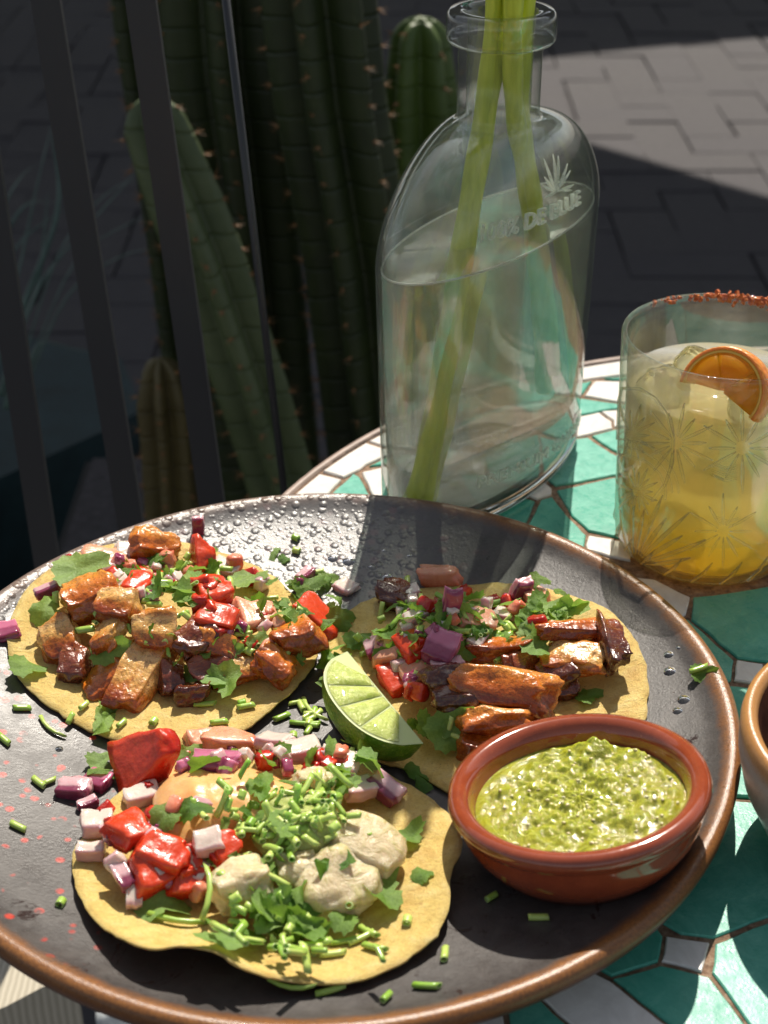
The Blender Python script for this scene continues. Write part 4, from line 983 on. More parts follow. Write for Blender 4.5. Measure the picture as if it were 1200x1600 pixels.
def chive(px, py, yaw, label, group=None, v=None, up=.14, mound=True, tilt=0, me=None, s=1.0):
    p = hit(px, py, mound, up); me = me or CHIVES[v if v is not None else rnd.randrange(len(CHIVES))]
    o = ob('chive_piece', me, None, tuple(p), rotm(normal(p, mound), math.radians(yaw), 0, math.radians(tilt)), s)
    return tag(o, label, 'chive', group)
where = ['']
def scatter(n, clusters, fn, **k):
    tot = sum(c[4] for c in clusters)
    for c in clusters:
        where[0] = ' '+c[5] if len(c) > 5 else ''
        for _ in range(round(n*c[4]/tot)):
            fn(rnd.gauss(c[0], c[2]), rnd.gauss(c[1], c[3]), **k)
def lsc(label, group, pale=.25, smin=.32, smax=.7, up=(.15, .6)):
    def f(x, y):
        leaf(x, y, rnd.uniform(smin, smax), rnd.uniform(0, 360), label+where[0], group, rnd.random() < pale, (rnd.gauss(0, 28), rnd.gauss(0, 28)), rnd.uniform(*up))
    return f
def csc(label, group, up=(.15, .5), tl=30):
    def f(x, y): chive(x, y, rnd.uniform(0, 360), label+where[0], group, None, rnd.uniform(*up), True, rnd.gauss(0, tl), None, rnd.uniform(.8, 1.15))
    return f
# left taco herbs
leaf(120, 888, 1.15, 15, 'biggest pale cilantro leaf, at the upper left of the left taco', None, True, (10, -10), .7, v=0)
leaf(72, 955, .75, 70, 'cilantro leaf draped over the left end of the left taco', None, False, (30, 0), .4, v=1)
leaf(38, 1042, .75, 20, 'dark cilantro leaf on the left edge of the left tortilla', None, False, (0, 15), .25, v=2)
leaf(168, 1014, .8, 5, 'pale cilantro leaf lying across the narrow fatty pork strip', None, True, (5, 0), .6, v=1)
leaf(328, 1052, .95, 170, 'broad cilantro leaf pointing left on the front of the left taco', None, True, (10, 0), .6, v=2)
leaf(354, 1062, .8, -80, 'folded cilantro leaf next to the broad one', None, False, (20, 20), .6, v=3)
leaf(163, 1125, .75, 88, 'strip of cilantro leaf on the bare front of the left tortilla', None, False, (0, 0), .12, v=7)
leaf(385, 905, .8, 20, 'cilantro leaf at the far right of the left taco', None, False, (-10, 0), .5, v=4)
leaf(535, 965, .7, 40, 'cilantro leaf standing right of the large red tomato piece', None, False, (40, 0), .4, v=5)
leaf(478, 918, .7, 30, 'dark cilantro leaf beside the pink onion sliver on the plate', None, False, (25, 0), .3, mound=False, v=6)
G1 = 'chopped cilantro heaped on the left taco'
scatter(105, [(280, 900, 45, 22, 14, 'below the pointed tomato wedge'), (320, 955, 50, 30, 8, 'around the wet red tomato'), (430, 945, 40, 25, 10, 'above the orange tomato slice'), (440, 1010, 35, 18, 5, 'over the glossy right end pork'), (215, 890, 25, 18, 4, 'beside the biggest pale leaf'), (350, 1000, 40, 15, 3, 'over the flat brown strip'), (500, 1035, 15, 12, 3, 'at its right tip')], lsc('small torn cilantro leaf heaped on the left taco', G1, .3, .22, .62))
scatter(90, [(255, 935, 40, 28, 12, 'right of the amber pork'), (300, 900, 45, 20, 8, 'below the pointed tomato wedge'), (390, 1000, 55, 20, 8, 'over the flat brown strip'), (240, 985, 30, 20, 5, 'at the head of the long slab'), (170, 960, 50, 30, 4, 'over the amber pork'), (420, 940, 50, 25, 5, 'above the orange tomato slice')], csc('cut green stem piece on the left taco', 'chopped stems on the left taco'))
for (x, y, a, v) in ((240, 1127, 70, 4), (342, 1128, 10, 1), (110, 1122, 70, 0), (190, 1130, 60, 0), (320, 1100, 5, 2), (378, 1098, 20, 4), (384, 1103, 15, 1), (131, 1102, 60, 0), (300, 1090, -30, 0)):
    chive(x, y, a, 'cut chive piece on the bare front of the left tortilla', 'chive pieces on the bare front of the left tortilla', v, .1)
# right taco herbs
G2 = 'chopped cilantro heaped on the right taco'
leaf(838, 1008, .75, 70, 'pale folded cilantro leaf over the pork of the right taco', None, True, (20, 10), .7, v=1)
leaf(880, 955, .9, 10, 'dark cilantro leaf at the far edge of the right tortilla', None, False, (0, 0), .4, v=4)
leaf(838, 905, .5, 0, 'dark cilantro sprig tip above the standing violet petal', None, False, (10, 0), .9, v=5)
leaf(918, 1088, .55, 20, 'cilantro leaf in shade near the bowl on the right tortilla', None, False, (0, 0), .15, v=0)
leaf(700, 1140, .95, 30, 'dark curled cilantro leaf left of the rust red pork', None, False, (20, 0), .4, v=3)
leaf(650, 1210, .75, -62, 'long strip of cilantro leaf between the front and right tortillas', None, False, (0, 0), .3, v=8)
leaf(603, 990, .6, 60, 'cilantro leaf at the left edge of the right taco', None, False, (10, 30), .5, v=6)
leaf(556, 1000, .6, 30, 'cilantro leaf above the lime wedge on bare tortilla', None, False, (10, 0), .25, v=2)
leaf(517, 1070, .42, 10, 'small cilantro leaf stuck on the cut face of the lime', None, False, (30, -20), 1.6, v=1)
scatter(95, [(660, 985, 35, 22, 12, 'left of the purple onion petals'), (770, 965, 45, 18, 12, 'in front of the standing violet petal'), (830, 975, 35, 18, 8, 'behind the pale folded leaf'), (700, 950, 40, 12, 5, 'around the magenta strip'), (860, 950, 30, 10, 5, 'at the far edge'), (630, 1030, 22, 18, 3, 'above the lime wedge'), (690, 1135, 25, 10, 3, 'below the crisp slab')], lsc('small torn cilantro leaf heaped on the right taco', G2, .3, .22, .6))
scatter(90, [(680, 965, 50, 25, 14, 'around the magenta strip'), (640, 1020, 20, 22, 6, 'above the lime wedge'), (750, 985, 50, 14, 10, 'behind the flat orange pork'), (830, 1000, 30, 18, 4, 'by the pale folded leaf'), (715, 1150, 15, 8, 3, 'left of the rust red pork')], csc('cut green stem piece on the right taco', 'chopped stems on the right taco'))
# front taco herbs
leaf(262, 1272, .65, 60, 'cilantro leaf on the left of the cream sauce', None, False, (10, 0), .85, v=1)
leaf(300, 1262, .55, 10, 'second cilantro leaf on the left of the cream sauce', None, False, (0, 0), .85, v=5)
leaf(245, 1412, .9, 5, 'large grey green cilantro leaf at the front left of the front taco', None, True, (0, 0), .3, v=2)
leaf(375, 1460, .95, 175, 'broad dark cilantro leaf hanging at the front of the front taco', None, False, (15, 0), .4, v=4)
leaf(345, 1468, .7, 200, 'pale cilantro leaf at the front edge of the front tortilla', None, True, (0, 0), .3, v=0)
leaf(596, 1395, .85, 80, 'sunlit cilantro leaf at the right of the largest prawn piece', None, False, (30, 10), .5, v=6)
leaf(640, 1307, .6, 50, 'small cilantro sprig on the shaded right of the front tortilla', None, False, (0, 0), .2, v=3)
leaf(660, 1365, .45, 30, 'tiny cilantro bit at the right edge of the front tortilla', None, False, (0, 0), .15, v=5)
leaf(522, 1350, .6, 30, 'narrow cilantro leaf lying on the largest prawn piece', None, False, (0, 0), 1.0, v=9)
leaf(295, 1182, .6, 50, 'curled cilantro leaf beside the standing tomato wedge', None, False, (35, 0), .5, v=2)
leaf(155, 1190, .55, 40, 'pale cilantro leaf on the plate beside the standing tomato wedge', None, True, (10, 0), .15, mound=False, v=3)
leaf(160, 1205, .5, 0, 'curved cilantro leaf on the violet striped onion petal', None, False, (0, 10), .4, mound=False, v=8)
scatter(70, [(435, 1415, 22, 26, 15, 'in the dark cluster between prawns'), (400, 1190, 45, 15, 8, 'behind the cream sauce'), (520, 1215, 35, 20, 8, 'behind the herb mash'), (400, 1340, 40, 30, 8, 'in front of the herb mash'), (385, 1290, 40, 15, 4, 'right of the cream sauce'), (560, 1200, 30, 15, 5, 'on its shaded far side'), (460, 1450, 40, 12, 6, 'at its front edge'), (545, 1175, 20, 12, 3, 'below the lime wedge')], lsc('small torn cilantro leaf heaped on the front taco', 'chopped cilantro heaped on the front taco', .15, .22, .68, (.2, .8)))
scatter(150, [(445, 1290, 42, 24, 40, 'on top of the herb mash'), (490, 1260, 32, 16, 14, 'behind the herb mash'), (370, 1400, 30, 32, 8, 'on the herb flecked prawn'), (445, 1400, 30, 35, 7, 'in the dark leaf cluster'), (420, 1235, 60, 15, 6, 'on the cream sauce'), (340, 1275, 50, 30, 4, 'left of the herb mash'), (490, 1480, 40, 8, 5, 'at its front edge'), (540, 1390, 40, 30, 4, 'on the largest prawn')], csc('bright cut chive piece on the front taco', 'chopped chives on the front taco', (.25, .95), 25))
chive(276, 1438, -8, 'long chive piece at the front left of the front tortilla', None, None, .2, me=LONGCH)
chive(328, 1390, 86, 'long thin chive piece standing against the herb flecked prawn', None, None, .9, me=LONGCH)
chive(455, 1543, -8, 'flat chive piece half under the front edge of the front tortilla', None, None, .12, False, me=LONGCH, s=.75)
for (x, y, a, v) in ((565, 1465, 35, 3), (540, 1470, 10, 3), (585, 1480, -30, 2), (575, 1455, -45, 2), (520, 1490, 10, 2), (500, 1478, 70, 3), (636, 1438, 80, 4)):
    chive(x, y, a, 'cut chive piece on the bare front of the front tortilla', 'chive pieces on the bare front of the front tortilla', v, .12)
# loose pieces on the bare plate
GP = None
for (x, y, a, v, lb) in ((28, 1291, -25, 1, 'single chive piece at the left among the red glaze spots'), (60, 1222, -40, 1, 'left chive piece of a touching pair on the left of the plate'), (78, 1220, 45, 5, 'right chive piece of a touching pair on the left of the plate'),
                         (95, 1410, 80, 4, 'short chive piece standing left of the front tortilla'), (34, 1106, 15, 1, 'chive piece just below the left end of the left tortilla'), (6, 1155, -40, 1, 'chive piece at the left border of the photo'),
                         (462, 840, -30, 4, 'upper of two green rings on the pitted far rim'), (463, 860, -20, 4, 'lower of two green rings on the pitted far rim'), (498, 893, 20, 0, 'green bit below the two rings on the far rim'),
                         (695, 1490, 85, 1, 'short chive piece right of the front tortilla'), (666, 1540, -12, 2, 'chive piece at the lower right of the front tortilla'), (604, 1557, 60, 0, 'tiny chive crumb at the bottom of the plate'),
                         (517, 1547, 18, 3, 'thick chive piece in front of the front tortilla'), (841, 1433, -10, 1, 'chive piece in the shadow of the terracotta bowl'), (768, 1401, 40, 0, 'yellow green crumb beside the terracotta bowl in shade'),
                         (472, 1130, -5, 3, 'chive piece between the three tortillas'), (440, 1120, 35, 1, 'chive piece right of the left tortilla front edge'), (470, 1102, -70, 1, 'chive ring stack beside the lime wedge')):
    chive(x, y, a, lb, None, v, .1, False)
chive(76, 1137, -42, 'long bent chive piece below the left tortilla', None, None, .1, False, me=LONGCH, s=.75)
chive(485, 1110, -55, 'long chive piece left of the lime wedge', None, None, .15, False, me=LONGCH, s=.85)
leaf(1096, 1052, .5, 0, 'bright cilantro leaf alone near the right rim of the plate', None, False, (30, 0), .2, mound=False, v=3)
chive(1092, 1045, 20, 'pale stem piece on the lone leaf near the right rim', None, 2, .35, False)
leaf(430, 862, .45, 70, 'tiny cilantro bit on the pitted far rim', None, False, (0, 0), .1, mound=False, v=8)
leaf(444, 872, .35, 20, 'second tiny cilantro bit on the pitted far rim', None, False, (0, 0), .1, mound=False, v=5)
leaf(508, 905, .5, 10, 'cilantro leaf under the white onion diamond', None, False, (10, 0), .15, mound=False, v=0)
scatter(16, [(480, 1120, 16, 18, 8), (560, 1040, 20, 12, 2), (465, 1160, 18, 8, 3)], lambda x, y: chive(x, y, rnd.uniform(0, 360), 'chive crumb in the gap between the tortillas', 'chive crumbs in the gap between the tortillas', rnd.choice((0, 4, 5)), .12, False, 0))
# oily droplets on the right rim
V, Fc = [], []
for (x, y, s) in ((1063, 1003, .22), (1046, 1022, .2), (1048, 1048, .25), (1070, 1092, .25), (1060, 1110, .2), (1062, 1012, .14), (1075, 1018, .15), (1085, 1028, .14), (545, 876, .3), (520, 872, .25), (606, 900, .22), (580, 885, .12), (640, 868, .12), (600, 860, .1), (92, 1170, .15)):
    p = hit(x, y, False); d = lathe([(.01, s*.3), (s*.5, s*.25), (s*.85, s*.12), (s, -.02)], 12); 
    V2, F2 = xf(d, Matrix.Translation(p)); k = len(V); V += [tuple(v) for v in V2]; Fc += [tuple(i+k for i in f) for f in F2]
tag(mk('water_drops', (V, Fc), glassm('drop_water', (1, 1, 1), 1.33)), kind='stuff')

# ================================================================== TERRACOTTA BOWL + SALSA
BC = Vector((8.2, -5.92, 4.1)); BN = Vector((-.142, .136, 1)).normalized(); BQ = Vector((0, 0, 1)).rotation_difference(BN).to_matrix()
BH = 2.75*1.04; B0 = BC-BN*BH
tb = emp('terracotta_bowl', 'small glazed terracotta bowl of salsa on the right of the plate', 'bowl', tuple(B0), rot=BQ)
mk('bowl_body', lathe([(.01, .03), (2.5, .03), (2.9, .2), (3.35, .7), (3.68, 1.2), (3.86, 1.7), (3.88, 1.95), (3.92, 2.1), (4.06, 2.22), (4.13, 2.45), (4.06, 2.68), (3.88, 2.76), (3.66, 2.74), (3.48, 2.6), (3.38, 2.3), (3.2, 1.5), (2.6, .7), (.01, .45)], 120), TERRA, tb)
def bowl_local(px, py, h):
    d = ray(px, py); n_ = BN; t_ = ((B0+n_*h-O).dot(n_))/d.dot(n_); p = O+d*t_; return BQ.inverted() @ (p-B0)
L1, L2, L3 = bowl_local(925, 1150, 2.5), bowl_local(1000, 1168, 2.4), bowl_local(900, 1172, 2.3)
V, Fc = [], []; nr, na = 60, 150
def salsa_h(x, y):
    r = math.hypot(x, y); z = 2.04+.12*nz((x, y, 0), .9, 1)+.20*max(0, nz((x, y, 0), 1.7, 2))+.11*noise.fractal(Vector((x*4.5, y*4.5, 2)), .6, 2.1, 5)
    for L, rr, h in ((L1, .62, .22), (L2, .8, .20), (L3, .5, .12)):
        d = math.hypot(x-L.x, y-L.y)/rr
        if d < 1: z += h*(1-d*d)**.6
    vz = noise.voronoi(Vector((x*1.9, y*1.9, 3)))[0]; z += .15*(1-min(1, vz[0]/.55)**2)-.05
    z += .08*sstep(-.3, 1, x/3.4)
    return lerp(z, 1.98, sstep(2.9, 3.28, r))
for j in range(nr+1):
    for i in range(na):
        r = 3.3*j/nr+.001; a = 2*PI*i/na; x, y = r*math.cos(a), r*math.sin(a); V.append((x, y, salsa_h(x, y)))
for j in range(nr):
    for i in range(na): k = (i+1) % na; Fc.append((j*na+i, (j+1)*na+i, (j+1)*na+k, j*na+k))
ts = emp('salsa', 'chunky green tomatillo salsa filling the terracotta bowl', 'salsa', tuple(B0), rot=BQ)
mk('pulp', (V, Fc), SALSA, ts)
m = M('salsa_juice'); t_ = m.n('BsdfTransparent'); t_.inputs[0].default_value = (.80, .82, .45, 1); g_ = m.n('BsdfGlossy'); g_.inputs['Roughness'].default_value = .05; f_ = m.n('Fresnel'); f_.inputs[0].default_value = 1.4
bp = m.n('Bump'); bp.inputs['Strength'].default_value = .6; bp.inputs['Distance'].default_value = .001; m.link(m.noise(160, 5, .65), bp.inputs['Height']); m.link(bp.outputs[0], g_.inputs['Normal']); mx_ = m.n('MixShader'); m.link(f_.outputs[0], mx_.inputs[0]); m.link(t_.outputs[0], mx_.inputs[1]); m.link(g_.outputs[0], mx_.inputs[2]); m.link(mx_.outputs[0], m.out.inputs[0])
JV, JF = lathe([(.01, 2.10), (1.5, 2.10), (2.6, 2.09), (3.34, 2.08)], 72)
sv = []
for i in range(75):
    r, a = 3.0*math.sqrt(rnd.random()), rnd.uniform(0, 2*PI); x, y = r*math.cos(a)+.3, r*math.sin(a)-.2
    if math.hypot(x, y) > 3.1: continue
    l = lathe([(.002, .03), (.045, .022), (.06, 0), (.045, -.02)], 8); Mx = Matrix.Translation((x, y, salsa_h(x, y)+.02)) @ Matrix.Rotation(rnd.uniform(0, 6), 4, 'Z') @ Matrix.Rotation(rnd.gauss(0, .4), 4, 'X') @ Matrix.Diagonal((1.35, 1, 1, 1)); sv.append(xf(l, Mx))
tag(mk('seeds', join(*sv), SEED, ts), kind='stuff')

# bowl cut by the right border
b2 = emp('stoneware_bowl', 'cream stoneware bowl with a speckled tan rim cut by the right border', 'bowl', (18.95, -4.6, 0))
mk('bowl_body', lathe([(.01, .02), (3.2, .02), (3.6, .3), (4.4, 1.2), (5.0, 2.4), (5.3, 3.6), (5.35, 4.5), (5.28, 4.85), (5.1, 4.95), (4.9, 4.88), (4.8, 4.7), (4.6, 3.6), (4.0, 1.6), (.01, .9)], 110), STONE, b2)
mk('bowl_lining', lathe([(4.79, 4.66), (4.57, 3.6), (3.98, 1.7), (.01, 1.2)], 110), INSIDE, b2)

# ================================================================== BOTTLE
BX, BY, PHI = 6.9, 20.4, math.radians(54)
def b_ab(z):
    if z < .5: k = .9+.1*math.sqrt(max(0, 1-(1-z/.5)**2)); return 7.0*k, 3.05*k
    if z <= 12.3: u = z/12.3; return lerp(7.0, 7.62, u), lerp(3.05, 3.0, u)
    if z < 17.0:
        u = (z-12.3)/4.7; e = math.sqrt(max(0, 1-u*u)); a = 1.72+(7.62-1.72)*e**1.05*(1-.10*u); b = 1.72+(3.0-1.72)*e
        return a, b
    if z < 20.15: return 1.72, 1.72
    return 2.22, 2.22
def bpt(th_, z, off=0.0):
    a, b = b_ab(z); a += off; b += off
    u, v = a*math.cos(th_), b*math.sin(th_)
    return Vector((u*math.cos(PHI)-v*math.sin(PHI), u*math.sin(PHI)+v*math.cos(PHI), z))
bt = emp('glass_bottle', 'clear oval glass bottle of water holding green flower stems', 'bottle', (BX, BY, 0))
N = 144
def ring(z, off=0.0): return [tuple(bpt(2*PI*i/N, z, off)) for i in range(N)]
def shellrings(zs):
    V = []
    for z, off in zs: V += ring(z, off)
    Fc = []
    for j in range(len(zs)-1):
        for i in range(N): k = (i+1) % N; Fc.append((j*N+i, j*N+k, (j+1)*N+k, (j+1)*N+i))
    return V, Fc
zo = [(.90, 0)]+[(1+i*.8, 0) for i in range(14)]+[(12.3+4.7*math.sin(PI/2*i/18), 0) for i in range(18)]
zo += [(17.0, .06), (17.3, 0), (18, 0), (19, 0), (20.0, 0), (20.10, .02)]
zo2 = [(20.2, -.02), (20.4, .0), (21.1, .0), (21.3, -.04), (21.42, -.14)]
_unused = [(21.42, -.62), (21.3, -.8), (20.9, -.9)]
inn = [(20.10, -.38), (19, -.38), (17.3, -.38)]+[(12.3+4.7*math.sin(PI/2*i/18)-.25*(i/18), -.28) for i in range(17, -1, -1)]+[(11.4-i*.8, -.28) for i in range(13)]+[(.93, -.30)]
shell = mk('bottle_wall', shellrings(zo), GLASS_B, bt); mk('bottle_inner_wall', shellrings(inn), GLASS_B, bt)
lp = [(1.34, 20.14), (1.80, 20.14), (2.10, 20.17), (2.2, 20.28), (2.23, 20.5), (2.23, 21.05), (2.2, 21.28), (2.08, 21.42), (1.7, 21.46), (1.5, 21.38), (1.38, 21.2), (1.34, 20.14)]
mk('bottle_lip', lathe(lp, 96), GLASS_B, bt)
bz = [(0.0, -.25), (.05, -.08), (.16, 0), (.5, 0), (.87, 0), (.89, -.05)]
vf = shellrings(bz); vf = cap(vf, N, 0, True); vf = cap(vf, N, (len(bz)-1)*N); mk('bottle_base', vf, GLASS_S, bt)
WZ = 12.15
wr = [(.93, -.46), (1.18, -.30)]+[(1.8+i*.79, -.265) for i in range(13)]+[(WZ-.25, -.262), (WZ-.03, -.262), (WZ+.03, -.27), (WZ, -.34), (WZ-.03, -.45)]
vf = shellrings(wr); vf = cap(vf, N, 0, True); vf = cap(vf, N, (len(wr)-1)*N)
wt = mk('water', vf, WATER, None, True, (BX, BY, 0)); mk('waterline', tube([tuple(bpt(2*PI*i/N, WZ, -.30)) for i in range(N+1)], .045, 6, False), hazed('waterline_glint', (1, 1, 1), 1.33, .1, .85, (1, 1, .95)), wt)  # pale ring added as a painted glint along the water surface
tag(wt, 'clear water filling the glass bottle to its shoulder', 'water')
def bhit(px, py, zmin=.3, zmax=16.9):
    best = None
    for i in range(181):
        a = PI+PI*i/180
        for j in range(100):
            z = lerp(zmin, zmax, j/99); p = bpt(a, z)+Vector((BX, BY, 0)); q = proj(p); d = (q[0]-px)**2+(q[1]-py)**2
            if best is None or d < best[0]: best = (d, a, z)
    return best[1], best[2]
def ridge(p0, p1, w_, h_):
    (a0, z0), (a1, z1) = p0, p1; pts = [bpt(lerp(a0, a1, i/6), lerp(z0, z1, i/6), h_*.3) for i in range(7)]
    return tube(pts, [w_*math.sin(PI*(i+.6)/7.2) for i in range(7)], 6)
em = []
c0 = bhit(868, 300)
for (x, y) in ((850, 276), (850, 250), (862, 240), (873, 246), (884, 254), (892, 268), (848, 290), (896, 290), (856, 305)):
    em.append(ridge(c0, bhit(x, y), .07, .06))
em.append(ridge(bhit(852, 311), bhit(872, 299), .06, .06)); em.append(ridge(bhit(872, 299), bhit(893, 298), .06, .06))
EMB = hazed('embossed_glass', (.98, .99, .98), 1.5, .35, .4, (.95, .98, .9))
mk('agave_emblem', join(*em), EMB, bt)
def emboss(name, body, pA, pB, hgt, depth=.07):
    cu = bpy.data.curves.new(name, 'FONT'); cu.body = body; cu.size = 1; cu.extrude = .08; cu.bevel_depth = .012; cu.resolution_u = 3
    tmp = bpy.data.objects.new('tmp', cu); COL.objects.link(tmp); dg = bpy.context.evaluated_depsgraph_get(); me = bpy.data.meshes.new_from_object(tmp.evaluated_get(dg))
    bpy.data.objects.remove(tmp); xs = [v.co.x for v in me.vertices]; w0, w1 = min(xs), max(xs)
    (a0, z0), (a1, z1) = pA, pB
    for v in me.vertices:
        u = (v.co.x-w0)/(w1-w0); a = lerp(a0, a1, u); z = lerp(z0, z1, u)+v.co.y*hgt; v.co = bpt(a, z, v.co.z*depth/.08)*CM
    me.materials.clear(); me.materials.append(EMB); o = ob(name, me, bt); return o
emboss('embossed_lettering', '100% DE BLUE', bhit(750, 377), bhit(906, 318), .9)
emboss('embossed_lettering', 'PREMIUM QUALITY', bhit(745, 760), bhit(906, 655), .75)
# flower stems
def stem(pts, r, label):
    P = [Vector(p) for p in pts]; C = []; m_ = len(P)
    for k in range(m_-1):
        for i in range(8):
            u = i/8; p0, p1, p2, p3 = P[max(0, k-1)], P[k], P[k+1], P[min(m_-1, k+2)]
            C.append(.5*((2*p1)+(p2-p0)*u+(2*p0-5*p1+4*p2-p3)*u*u+(3*p1-p0-3*p2+p3)*u**3))
    C.append(P[-1]); t0 = C[0]; L = len(C)
    o = mk('flower_stem', ([tuple(Vector(v)-t0) for v in tube(C, [r*(1+.08*math.sin(i*.9)) for i in range(L)], 14, True, lambda a, j: 1+.07*math.cos(5*a))[0]], tube(C, r, 14)[1]), STEM, None, True, tuple(t0))
    return tag(o, label, 'flower stem')
stem([(3.9, 15.9, 1.15), (4.4, 16.7, 4), (5.0, 17.6, 8), (5.7, 18.9, 12.5), (6.4, 20.2, 17), (6.8, 20.6, 20.5), (7.1, 20.8, 25), (7.4, 21, 32)], .42, 'thick yellow green stem that crosses to the left of the bottle')
stem([(3.4, 15.4, 1.2), (4.0, 16.2, 4), (4.7, 17.2, 8), (5.4, 18.6, 12.5), (6.1, 19.9, 16.6), (6.5, 20.1, 20.5), (6.6, 20.3, 25), (6.5, 20.5, 32)], .33, 'thinner stem running along the thick one to the lower left')
stem([(10.0, 24.9, 2.2), (9.6, 24.0, 6), (9.0, 22.9, 10), (8.3, 21.6, 14), (7.6, 20.3, 17.2), (7.3, 19.8, 20.5), (7.3, 19.7, 25), (7.4, 19.5, 32)], .40, 'green stem leaning to the right side of the bottle')
stem([(10.4, 24.4, 3.4), (10.0, 23.8, 6), (9.3, 22.6, 10), (8.5, 21.2, 14), (7.9, 20.9, 17.2), (7.9, 20.9, 20.5), (8.0, 21.0, 25), (8.3, 21, 32)], .34, 'outermost right green stem in the bottle neck')

# ================================================================== TUMBLER
GX, GY = 16.15, 14.3
tg = emp('tumbler', 'cut glass tumbler of cloudy orange drink at the right', 'glass', (GX, GY, 0))
def g_r(z): return interp([(0, 3.55), (.3, 3.78), (1, 3.92), (4, 4.05), (10, 4.32)], z)
outr = [(3.2, .02), (3.5, .08), (3.7, .25), (3.85, .6), (3.93, 1.2), (4.0, 2.5), (4.08, 4.5), (4.18, 6.5), (4.27, 8.5), (4.3, 9.6), (4.32, 9.85), (4.27, 9.98), (4.15, 10.0), (4.06, 9.9), (4.02, 9.6)]
inr = [(3.98, 8.5), (3.9, 6.5), (3.8, 4.5), (3.72, 2.5), (3.6, 1.2), (3.3, .85), (.01, .8)]
mk('glass_wall', lathe(outr+inr, 128), GLASS_T, tg)
mk('glass_base', lathe([(3.2, .02), (2.9, .15), (.01, .15)], 96), GLASS_T, tg)
dk = cap(cap(lathe([(3.1, .22), (3.62, .75), (3.7, 2.5), (3.78, 4.5), (3.87, 6.5), (3.93, 7.75), (3.9, 7.82)], 96), 96, 0, True), 96, 96*6)
o = mk('orange_drink', dk, DRINK, None, True, (GX, GY, 0)); tag(o, 'cloudy yellow orange iced drink filling the cut glass tumbler', 'drink')
def ghit(px, py):
    d = ray(px, py); best = None
    for i in range(300):
        z = 10*i/299; p = O+d*((z-CZ)/d.z); r = math.hypot(p.x-GX, p.y-GY)
        if p.y < GY+1.5 and (best is None or abs(r-g_r(z)) < best[0]): best = (abs(r-g_r(z)), math.atan2(p.y-GY, p.x-GX), z)
    return best[1], best[2]
def gpt(a, z, off=0): r = g_r(z)+off; return Vector((r*math.cos(a), r*math.sin(a), z))
def cut(p0, p1, w_):
    (a0, z0), (a1, z1) = p0, p1; pts = [gpt(lerp(a0, a1, i/5), lerp(z0, z1, i/5), .0) for i in range(6)]
    return tube(pts, [w_*1.6*math.sin(PI*(i+.7)/6.4) for i in range(6)], 5)
cuts = []
def starb(cx_, cy_, R, n, w_, a0=0, a1=360, asp=1.0):
    c0 = ghit(cx_, cy_)
    for i in range(n):
        a = math.radians(lerp(a0, a1, i/n)); k = .75+.25*(i % 2)
        s0 = ghit(cx_+R*.16*math.cos(a)*asp, cy_-R*.16*math.sin(a)); s1 = ghit(cx_+R*k*math.cos(a)*asp, cy_-R*k*math.sin(a)); cuts.append(cut(s0, s1, w_))
starb(985, 680, 52, 16, .045, asp=.8); starb(1056, 692, 64, 14, .05); starb(994, 768, 42, 18, .045, asp=.85); starb(990, 884, 120, 9, .07, 8, 115); starb(1160, 700, 70, 12, .05); starb(1130, 830, 60, 12, .04)
def arc(cx_, cy_, rx, ry, a0, a1, w_):
    P = [ghit(cx_+rx*math.cos(math.radians(lerp(a0, a1, i/10))), cy_-ry*math.sin(math.radians(lerp(a0, a1, i/10)))) for i in range(11)]
    cuts.append(tube([gpt(a, z) for a, z in P], w_*1.5, 5))
arc(985, 700, 68, 95, -60, 170, .05); arc(965, 770, 75, 60, -10, 90, .04); arc(965, 770, 85, 72, 0, 90, .03); arc(965, 770, 95, 84, 0, 90, .03)
for i in range(20):
    a = i/20*2*PI; cuts.append(tube([gpt(a, .35, .0), gpt(a+.12, .9, 0), gpt(a+.2, 1.5, 0)], [.05, .1, .02], 5))
CUTG = glassm('cut_glass_facet', (.98, .98, .94), 1.5, .45)
mk('cut_pattern', join(*cuts), CUTG, tg)
gr = []
for i in range(420):
    a = rnd.gauss(math.radians(62), .42) if i < 330 else rnd.gauss(math.radians(-62), .12); z = 9.95+rnd.gauss(0, .06)-abs(rnd.gauss(0, .12)); s = rnd.uniform(.03, .075); r = 4.18+rnd.uniform(-.16, .16)
    gr.append(xf(box(-s, s, -s, s, -s, s), Matrix.Translation((r*math.cos(a), r*math.sin(a), z)) @ Matrix.Rotation(rnd.uniform(0, 6), 4, (rnd.random(), rnd.random(), 1))))
tag(mk('chilli_salt_rim', join(*gr), CHILLI, tg, False), kind='stuff')
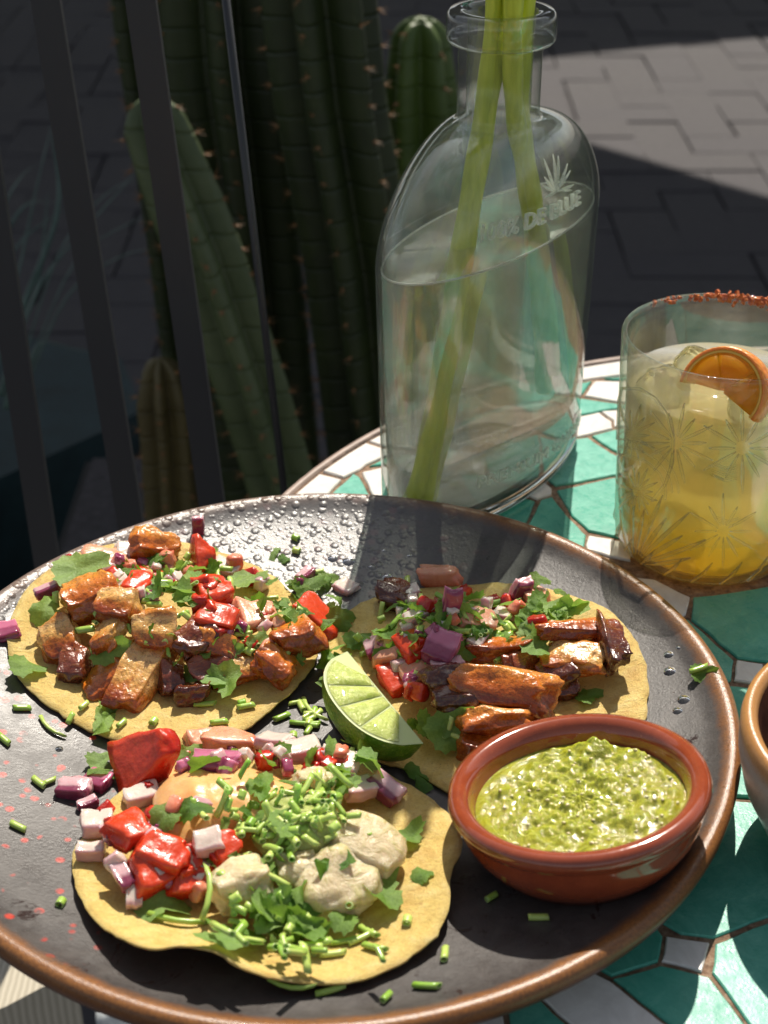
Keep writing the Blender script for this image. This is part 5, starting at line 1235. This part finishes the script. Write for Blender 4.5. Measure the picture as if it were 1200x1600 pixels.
for (x, y, s, yaw, lb) in ((1035, 612, 1.9, 20, 'clear ice cube at the left of the drink surface'), (1085, 575, 1.7, 50, 'clear ice cube behind the orange wedge'), (1178, 640, 1.8, 5, 'clear ice cube right of the orange wedge')):
    p = at(x, y, 7.9); o = mk('ice_cube', lump(s, s*.9, s, 14, .72, .08, 1, 40+yaw), ICE, None, True, tuple(p), (math.radians(20), math.radians(yaw*.5), math.radians(yaw))); tag(o, lb, 'ice cube', 'ice cubes in the drink')
# orange wedge hooked on the rim
OC = at(1134, 612, 9.0); to = emp('orange_slice', 'orange half slice perched on the tumbler rim', 'orange slice', tuple(OC))
RO, TO = 1.72, 1.2
fz = (O-OC).normalized(); fz = (fz+Vector((-.35, 0, .05))).normalized(); upv = Vector((.35, .1, 1)); ux = upv.cross(fz).normalized(); uy = fz.cross(ux).normalized()
def half(r0, r1, z0, z1, a0=-15, a1=195, n=26, bul=0):
    V, Fc = [], []
    prof = [(r0, z0), (r1, z0), (r1+bul, (z0+z1)/2), (r1, z1), (r0, z1)]
    for i in range(n+1):
        a = math.radians(lerp(a0, a1, i/n))
        for r, z in prof: V.append(tuple(ux*(r*math.cos(a))+uy*(r*math.sin(a))+fz*z))
    m_ = len(prof)
    for i in range(n):
        for j in range(m_): k = (j+1) % m_; Fc.append((i*m_+j, i*m_+k, (i+1)*m_+k, (i+1)*m_+j))
    Fc.append(tuple(range(m_))[::-1]); Fc.append(tuple(n*m_+j for j in range(m_))); return V, Fc
mk('peel', half(RO*.93, RO, -TO/2, TO/2, bul=.06), PEEL, to); mk('pith', half(RO*.86, RO*.93-.005, -TO/2+.02, TO/2-.02), OPITH, to)
for i in range(3):
    a = -12+i*68; mk('segment', half(.12, RO*.855, -TO/2-.02, TO/2+.02, a+.3, a+67.7, 8), OFLESH, to)

for o in list(SC.objects):
    if o.name.startswith(('bottle_glass', 'water')) and o.type == 'MESH': o.cycles.is_caustics_caster = True
    if o.name.startswith(('flower_stem', 'tile', 'grout_bed', 'plate_body')): o.cycles.is_caustics_receiver = True
